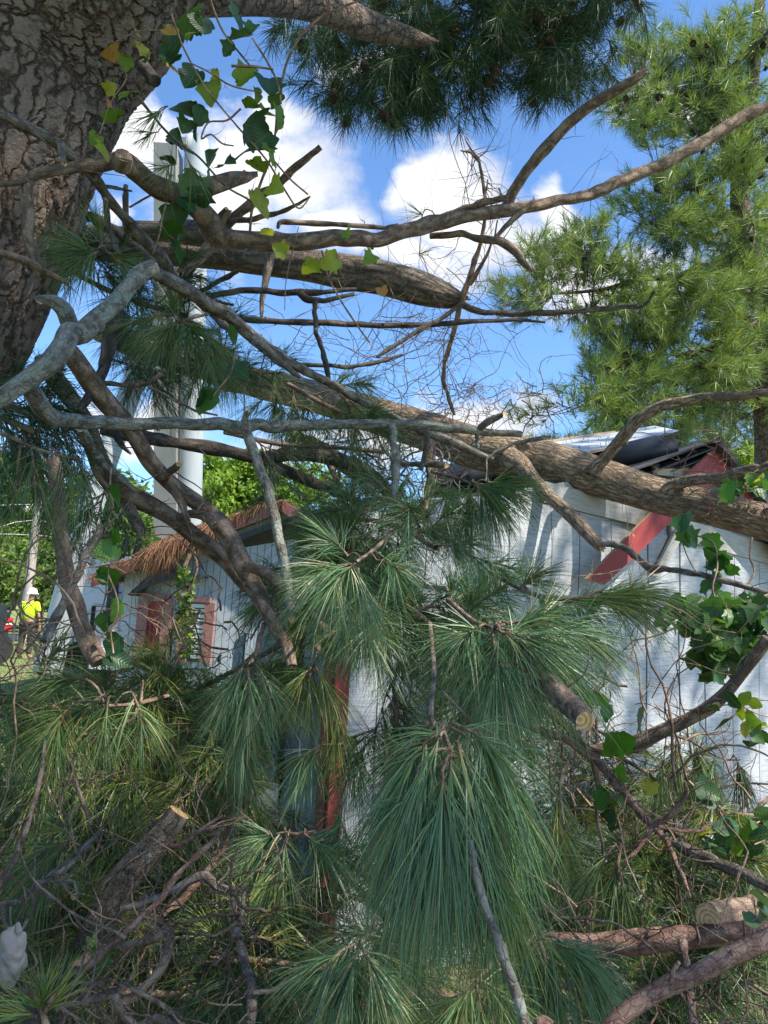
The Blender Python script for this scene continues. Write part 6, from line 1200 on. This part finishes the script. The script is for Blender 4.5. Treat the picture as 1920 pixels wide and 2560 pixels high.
def tuft_cloud(ells, matn_n, limbs, n_need, nl, width, updir=(0, 0, 1), L=.10, segs=2, cone_p=0.0, spread=(10, 85), droop=.15, hang=False, rtw=.006):
    """ellipsoids (px, py, rx, ry, d, dd, n) of shoots joined by twigs to the nearest point of the limbs"""
    wd = MB(); ne = MB(); cones = []; LP = np.vstack([smooth_path(l, .06) for l in limbs]); 
    for l in limbs: tube(wd, smooth_path(l, .05), 10, .06)
    for (cx, cy, rx, ry, d, dd, n) in ells:
        subs = max(1, n // 9)
        for s_ in range(subs):
            t, u = 6.28 * R.rand(), math.sqrt(R.rand()) * .9; c = v_at(cx + rx * u * math.cos(t), cy + ry * u * math.sin(t), d + dd * (R.rand() * 2 - 1))
            i = np.argmin(np.linalg.norm(LP[:, :3] - c, axis=1)); a = LP[i, :3]; dist = np.linalg.norm(c - a)
            mid = (a + c) / 2 + np.array([0, 0, (.12 if hang else -.10) * dist]) + R.randn(3) * .06 * dist; tw = smooth_path([(*a, rtw * 1.5), (*mid, rtw), (*c, rtw * .6)], .08); tube(wd, tw, 5, .04)
            ax = unit(c - mid) + np.array(updir) * .35
            for j in range(9):
                q = tw[int(len(tw) * (.45 + .55 * R.rand())) - 1, :3] if j else c; dirn = unit(cone_dirs(unit(ax), 1, 5, 75)[0] + np.array(updir) * .3); l_ = L * (.6 + 1.2 * R.rand())
                if j: q2 = q + unit(R.randn(3) + ax) * l_ * 1.6; tube(wd, [(*q, rtw * .5), (*q2, rtw * .35)], 4); q = q2
                tip = q + dirn * l_; tube(wd, [(*q, rtw * .4), (*tip, rtw * .3)], 4)
                m = int(n_need * (.6 + .8 * R.rand())); tt = R.rand(m)[:, None] ** .8; needles(ne, q + (tip - q) * tt, cone_dirs(dirn, m, *spread), nl * (.8 + .4 * R.rand(m)), droop, width, segs, rnd=np.clip(R.rand(m) * .7 + .3 * R.rand(), 0, 1).astype(np.float32))
                if R.rand() < cone_p: cones.append(q + R.randn(3) * .03 + (0, 0, -.02))
    return wd, ne, cones
limbs = [[(*P(x, y, d), r_) for x, y, d, r_ in l] for l in (
   [(1010, -160, 3.9, .05), (1060, -60, 4.1, .035), (1030, 60, 4.2, .02), (960, 180, 4.3, .01)], [(1300, -250, 4.2, .05), (1200, -60, 4.3, .03), (1190, 60, 4.4, .015), (1150, 190, 4.5, .01)],
   [(1700, -300, 4.4, .05), (1500, -80, 4.4, .03), (1400, 60, 4.5, .02), (1360, 150, 4.5, .01)], [(1400, -120, 4.3, .04), (1560, -60, 4.3, .025), (1600, 30, 4.3, .01)], [(830, -80, 4.0, .03), (800, 20, 4.1, .015)])]
wd, ne, cn = tuft_cloud([(900, 90, 140, 90, 4.2, .4, 62), (1000, 160, 170, 110, 4.3, .4, 74), (1130, 80, 170, 110, 4.3, .4, 108), (1120, 230, 130, 70, 4.4, .4, 45), (1290, 90, 170, 120, 4.4, .4, 116), (1430, 90, 140, 110, 4.4, .4, 99), (1330, 180, 110, 60, 4.4, .3, 36), (880, 230, 70, 60, 4.3, .3, 12), (1530, 20, 90, 70, 4.4, .3, 45), (1150, -60, 350, 120, 4.2, .5, 108), (860, 210, 90, 60, 4.3, .3, 22), (1000, 250, 130, 40, 4.3, .3, 24), (1230, 180, 150, 80, 4.4, .3, 50), (690, 40, 100, 50, 4.1, .3, 10), (780, 120, 90, 50, 4.1, .3, 10), (1650, -60, 60, 60, 4.3, .3, 14)],
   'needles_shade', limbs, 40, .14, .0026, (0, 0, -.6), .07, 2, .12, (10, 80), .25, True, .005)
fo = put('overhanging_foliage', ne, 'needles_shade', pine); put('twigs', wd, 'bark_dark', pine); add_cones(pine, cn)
# its unseen crown, clumps added along sun rays to shade brush, trunk and wall
SD = np.array(tuple(sdir)); GAPS = [v_at(*q) for q in ((600, 1900, 1.9), (1480, 2120, 2.1), (1700, 2330, 1.5), (1560, 1700, 3.6), (1400, 1130, 4.2), (1770, 2290, 1.45), (700, 2300, 1.6), (620, 1750, 1.6), (900, 900, 5.2))]
wd = MB(); ne = MB()
for k in range(1620):
    c0, sg = [((4.0, -.9, 7.3), (1.1, .9, .7)), ((2.4, .3, 7.5), (.9, .7, .8)), ((5.7, 2.0, 7.3), (1.3, .9, .8)), ((3.7, -1.0, 6.6), (.9, .9, .8)), ((5.7, 2.0, 7.3), (1.3, .9, .8)), ((2.9, -.6, 7.2), (.8, .6, .6))][k % 6] if k < 760 else ((2.3, 2.9, 7.4), (1.2, .8, .5)) if k < 940 else ((-.3, -2.2, 6.6), (2.4, 1.5, .8))
    c = np.array(c0) + np.array(sg) * R.randn(3)
    if c[2] < 3.5: continue
    if any((np.linalg.norm((c - g_) - SD * np.dot(c - g_, SD)) < .25) for g_ in GAPS): continue   # holes cut in the clumps so sun patches fall on chosen spots
    q = c + R.randn(3) * .15; d = unit(R.randn(3)); m = 70
    tube(wd, [(*c, .01), (*(c + d * .4), .006)], 4)
    needles(ne, c + d * .4 * R.rand(m)[:, None], cone_dirs(d, m, 15, 90), .17, .2, .012, 1)
tube(wd, smooth_path([(.9, 1.7, 4.6, .22), (1.6, .8, 5.6, .18), (2.6, -.6, 6.6, .13), (3.8, -2.0, 7.4, .07), (5, -3.2, 8, .03)], .1), 12, .05)
put('crown', ne, 'needles_shade', pine); put('unseen_crown_limb', wd, 'bark_dark', pine)

# ---------------------------------------------------------------- sunlit pines on the right
def limbset(ls): return [[(*P(x, y, d), r_) for x, y, d, r_ in l] for l in ls]
rp = P(1935, 1560, 10.5); rp.z = 0
right = empty('background_pine', rp, 'tall sunlit pine on the right whose limbs reach left over the shed', 'pine tree')
mb = MB(); tube(mb, smooth_path([(rp.x, rp.y, 0, .30)] + [(*P(x, y, 10.5), w_) for x, y, w_ in ((1935, 1200, .26), (1925, 950, .22), (1930, 760, .19), (1870, 640, .16), (1850, 500, .13), (1860, 350, .11), (1880, 200, .09), (1900, 0, .07), (1910, -200, .05))], .06), 26, .03); put('trunk', mb, 'bark_plates_flat', right)
L1 = limbset([[(1930, 850, 10.5, .07), (1850, 780, 10.3, .05), (1760, 760, 10.1, .035)], [(1910, 880, 10.5, .06), (1800, 870, 10.4, .04), (1690, 890, 10.2, .03)], [(1900, 760, 10.4, .06), (1770, 668, 10.1, .05), (1700, 690, 9.9, .04), (1600, 700, 9.8, .035), (1500, 725, 9.7, .025), (1380, 735, 9.6, .012)],
   [(1560, 705, 9.8, .025), (1520, 660, 9.7, .02), (1470, 640, 9.6, .01)], [(1850, 470, 10.4, .06), (1770, 260, 10.2, .05), (1700, 250, 10, .035), (1600, 225, 9.9, .015)], [(1765, 330, 10.3, .05), (1770, 230, 10.1, .04), (1850, 150, 9.8, .03), (1940, 60, 9.6, .02)],
   [(1910, 1000, 10.5, .05), (1820, 925, 10.3, .04), (1700, 920, 10.2, .035), (1620, 965, 10.0, .03), (1590, 985, 9.9, .015)], [(1870, 600, 10.4, .06), (1760, 480, 10.2, .04), (1650, 480, 10, .02)], [(1880, 560, 10.3, .05), (1740, 540, 10.0, .03), (1640, 560, 9.9, .015)], [(1900, 800, 10.4, .05), (1750, 880, 10, .035), (1600, 950, 9.8, .02), (1500, 985, 9.7, .01)]])
wd, ne, cn = tuft_cloud([(1610, 130, 71, 42, 10, .5, 72), (1740, 130, 104, 42, 10, .6, 128), (1860, 110, 85, 54, 10, .8, 128), (1700, 250, 161, 48, 10, .8, 224), (1560, 260, 57, 30, 9.8, .4, 39), (1860, 300, 85, 61, 10.2, .8, 162),
    (1690, 330, 104, 23, 10, .5, 59), (1620, 320, 57, 23, 9.8, .3, 31), (1850, 430, 85, 54, 10.2, .8, 157), (1690, 450, 85, 42, 10, .6, 101), (1590, 490, 38, 36, 10, .4, 31), (1800, 560, 142, 48, 10.2, .8, 224), (1650, 570, 66, 42, 10, .6, 79), (1560, 520, 28, 36, 9.8, .3, 11),
    (1430, 640, 104, 33, 9.7, .4, 128), (1330, 640, 47, 23, 9.6, .3, 31), (1480, 570, 66, 17, 9.7, .3, 31), (1560, 700, 85, 30, 9.8, .4, 72), (1280, 730, 57, 23, 9.6, .3, 39), (1350, 760, 76, 17, 9.6, .3, 39), (1420, 690, 57, 23, 9.6, .3, 39)],
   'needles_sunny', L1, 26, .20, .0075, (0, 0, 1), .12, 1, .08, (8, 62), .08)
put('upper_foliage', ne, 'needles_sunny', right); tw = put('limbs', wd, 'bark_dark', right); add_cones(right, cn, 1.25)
wd, ne, cn2 = tuft_cloud([(1810, 700, 123, 36, 9.9, .6, 162), (1700, 750, 104, 30, 9.8, .5, 120), (1590, 770, 104, 27, 9.7, .4, 128), (1500, 800, 76, 23, 9.7, .3, 72), (1860, 830, 76, 36, 9.9, .6, 93), (1530, 860, 57, 17, 9.9, .4, 31), (1620, 880, 104, 30, 10, .5, 87), (1480, 920, 57, 23, 9.8, .4, 45), (1700, 860, 85, 30, 10, .6, 79), (1540, 950, 104, 30, 9.7, .4, 113), (1480, 1010, 104, 27, 9.6, .4, 109), (1600, 1030, 95, 30, 9.8, .5, 93), (1700, 960, 95, 36, 10, .6, 113), (1840, 940, 85, 36, 10, .7, 120), (1880, 1030, 66, 36, 10.4, .5, 59), (1740, 1050, 85, 23, 10.3, .5, 59), (1370, 1040, 57, 17, 9.8, .3, 24)],
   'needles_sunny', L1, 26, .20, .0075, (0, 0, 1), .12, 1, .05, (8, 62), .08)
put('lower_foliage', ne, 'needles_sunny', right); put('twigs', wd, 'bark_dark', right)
wd, ne, cn3 = tuft_cloud([(1640, 190, 80, 40, 10.2, .5, 50), (1780, 210, 100, 40, 10.3, .6, 80), (1700, 310, 130, 40, 10.3, .6, 70), (1860, 380, 80, 60, 10.5, .6, 90), (1700, 500, 90, 40, 10.2, .5, 60), (1810, 620, 120, 40, 10.4, .6, 110), (1640, 610, 60, 40, 10.1, .5, 45),
    (1440, 690, 90, 25, 9.9, .4, 50), (1360, 770, 70, 25, 9.8, .3, 34), (1580, 740, 80, 25, 9.9, .4, 34), (1800, 760, 100, 40, 10.2, .5, 90), (1640, 820, 100, 30, 10, .5, 60), (1520, 870, 70, 25, 9.9, .4, 36), (1620, 930, 100, 30, 10.1, .4, 50), (1840, 880, 80, 50, 10.4, .5, 80), (1560, 1060, 110, 30, 10.1, .4, 50), (1760, 1010, 100, 40, 10.4, .5, 70)],
   'needles', L1, 24, .18, .006, (0, 0, .3), .12, 1, .1, (8, 75), .1)
put('inner_foliage', ne, 'needles_shade', right, label='older needles on the underside of the boughs, darkened in colour for shade'); put('inner_twigs', wd, 'bark_dark', right)  # shade under the boughs put into a darker needle colour
# darker pines further off behind
def far_pine(label, px, d, h, ells, matn, n_need=22, wid=.012, nl=.3):
    b = P(px, 1560, d); b.z = 0; o = empty('background_pine', b, label, 'pine tree'); m = MB(); tube(m, smooth_path([(b.x, b.y, 0, .25), (b.x + .1, b.y, h * .5, .18), (b.x, b.y, h, .04)], .3), 12, .03); put('trunk', m, 'bark_dark', o)
    lm = [[(b.x, b.y, z_, .06), tuple(list(v_at(e[0], e[1], e[4])) + [.02])] for e in ells for z_ in (max(.8, float(v_at(e[0], e[1], e[4])[2]) - 1.0),)]
    w2, n2, _ = tuft_cloud(ells, matn, lm, n_need, nl, wid, (0, 0, 1), .2, 1, 0, (10, 85), .1, rtw=.012); put('foliage', n2, matn, o); put('limbs', w2, 'bark_dark', o)
far_pine('shaded dark pine behind the sunlit one at the right edge', 1990, 17, 16, [(1850, 1080, 110, 90, 16, 1, 190), (1700, 1130, 130, 60, 17, 1, 130), (1900, 900, 90, 150, 17, 1, 200), (1800, 960, 110, 90, 17, 1, 140), (1900, 600, 90, 180, 17, 1, 170), (1560, 1110, 100, 50, 17, 1, 90), (1900, 1200, 80, 60, 15, 1, 120)], 'needles')
far_pine('distant pine whose top shows over the crushed roof', 1560, 26, 8, [(1480, 1100, 130, 50, 26, 1, 90), (1620, 1090, 120, 60, 26, 1, 90), (1350, 1120, 100, 30, 26, 1, 40)], 'needles', 18, .02, .4)

# ---------------------------------------------------------------- broadleaf and pine trees behind the left side
def leaf_tree(label, px, d, ells, matn, leaf_=.12, trunk_r=.2, name='broadleaf_tree', n_per=1.0):
    b = P(px, 1560, d); b.z = 0; o = empty(name, b, label, 'tree'); m = MB(); cs = [v_at(*e[:2], e[4]) for e in ells]
    topz = max(c[2] for c in cs); tube(m, smooth_path([(b.x, b.y, 0, trunk_r), (b.x + .15, b.y, topz * .4, trunk_r * .7), (b.x, b.y, topz * .8, trunk_r * .3)], .3), 10, .04)
    for c in cs: tube(m, smooth_path([(b.x, b.y, topz * .3, trunk_r * .35), (*((np.array([b.x, b.y, topz * .4]) + c) / 2 + (0, 0, .3)), trunk_r * .2), (*c, trunk_r * .08)], .3), 6, .05)
    put('trunk', m, 'bark_dark', o); L_ = MB()
    for (cx, cy, rx, ry, dd, th, n) in ells:
        n = int(n * n_per); c = v_at(cx, cy, dd); RX, RZ = rx / FPX * dd, ry / FPX * dd; k = max(4, n // 60); cl = R.randn(k, 3); cl /= np.linalg.norm(cl, axis=1)[:, None]; cl *= (R.rand(k, 1) ** .4)
        w_ = R.randint(0, k, n); q = cl[w_] + R.randn(n, 3) * .16; B = c + q * np.array([RX, th, RZ]); D = R.randn(n, 3) + (0, 0, -.3); D /= np.linalg.norm(D, axis=1)[:, None]
        S = np.cross(D, R.randn(n, 3)); S /= np.linalg.norm(S, axis=1)[:, None]; s_ = leaf_ * (.6 + .8 * R.rand(n))[:, None]; V = np.stack([B, B + D * s_ * .5 + S * s_ * .3, B + D * s_, B + D * s_ * .5 - S * s_ * .3], 1)
        L_.add(V.reshape(-1, 3), np.arange(n)[:, None] * 4 + np.arange(4)[None], None, np.repeat(np.clip(R.rand(n) * .6 + .4 * R.rand(k)[w_], 0, 1), 4))
    put('crown', L_, matn, o); return o
leaf_tree('bright lime green tree behind the small shed roof', 620, 15, [(560, 1230, 90, 70, 15, 1, 2600), (640, 1190, 80, 60, 15, 1, 2400), (530, 1180, 50, 60, 15, .8, 1500), (700, 1240, 80, 70, 15, 1, 2200), (790, 1210, 60, 50, 15.5, 1, 1200), (600, 1300, 120, 50, 15, 1, 2400), (500, 1280, 40, 60, 15, .8, 900)], 'tree_leaf_lime', .11)
leaf_tree('rounded mid green tree between the two booms', 320, 30, [(310, 1240, 70, 50, 30, 2, 2200), (350, 1320, 80, 70, 30, 2, 2600), (280, 1330, 60, 80, 30, 2, 2000), (420, 1370, 60, 70, 30, 2, 1800)], 'tree_leaf_mid', .24, .3)
leaf_tree('tall pale green tree behind the utility pole', 90, 38, [(60, 1250, 90, 70, 38, 3, 2600), (120, 1340, 110, 80, 38, 3, 3200), (10, 1340, 100, 80, 38, 3, 2800), (190, 1250, 60, 60, 38, 2, 1500)], 'tree_leaf_lime', .3, .3)
leaf_tree('dark bush at the edge of the lawn by the slanted boom', 205, 28, [(190, 1440, 60, 60, 28, 1.5, 2400), (150, 1400, 60, 50, 28, 1.5, 1800)], 'tree_leaf_mid', .22, .12, 'bush')
leaf_tree('low sunlit shrubs beyond the lawn behind the worker', 90, 34, [(60, 1450, 80, 40, 34, 1.5, 2200), (120, 1470, 70, 35, 34, 1.5, 1800), (0, 1460, 60, 40, 34, 1.5, 1500)], 'tree_leaf_mid', .24, .12, 'bush')
leaf_tree('tall dark green tree at the far left edge', -90, 34, [(-60, 1200, 100, 120, 34, 3, 3000), (-40, 1380, 110, 90, 34, 3, 2600), (30, 1180, 50, 60, 34, 2, 900)], 'tree_leaf_mid', .28, .3)
leaf_tree('olive tree behind the white truck', 420, 24, [(380, 1300, 50, 60, 24, 1.5, 1300), (450, 1330, 60, 60, 24, 1.5, 1500)], 'tree_leaf_mid', .16, .2)
leaf_tree('pale green tree behind the right rake at the edge', 1960, 15, [(1900, 1220, 60, 40, 14, 1, 1500), (1860, 1170, 70, 40, 15, 1, 900), (1930, 1290, 50, 60, 14, 1, 1500)], 'tree_leaf_lime', .12, .12)
# far wood as one mass on the horizon
mb = MB(); n = 60000; x = -160 + 320 * R.rand(n); z = (9 + 3 * np.sin(x * .08) + 1.6 * np.sin(x * .31)) * R.rand(n) ** .7; B = np.stack([x, 85 + 8 * R.rand(n), z], 1); D = R.randn(n, 3); D /= np.linalg.norm(D, axis=1)[:, None]; S = np.cross(D, R.randn(n, 3)); S /= np.linalg.norm(S, axis=1)[:, None]
V = np.stack([B, B + D * .5 + S * .35, B + D, B + D * .5 - S * .35], 1); mb.add(V.reshape(-1, 3), np.arange(n)[:, None] * 4 + np.arange(4)[None], None, np.repeat(R.rand(n), 4)); put('distant_wood', mb, 'tree_leaf_mid', label='far wood along the horizon', cat='wood', kind='stuff')
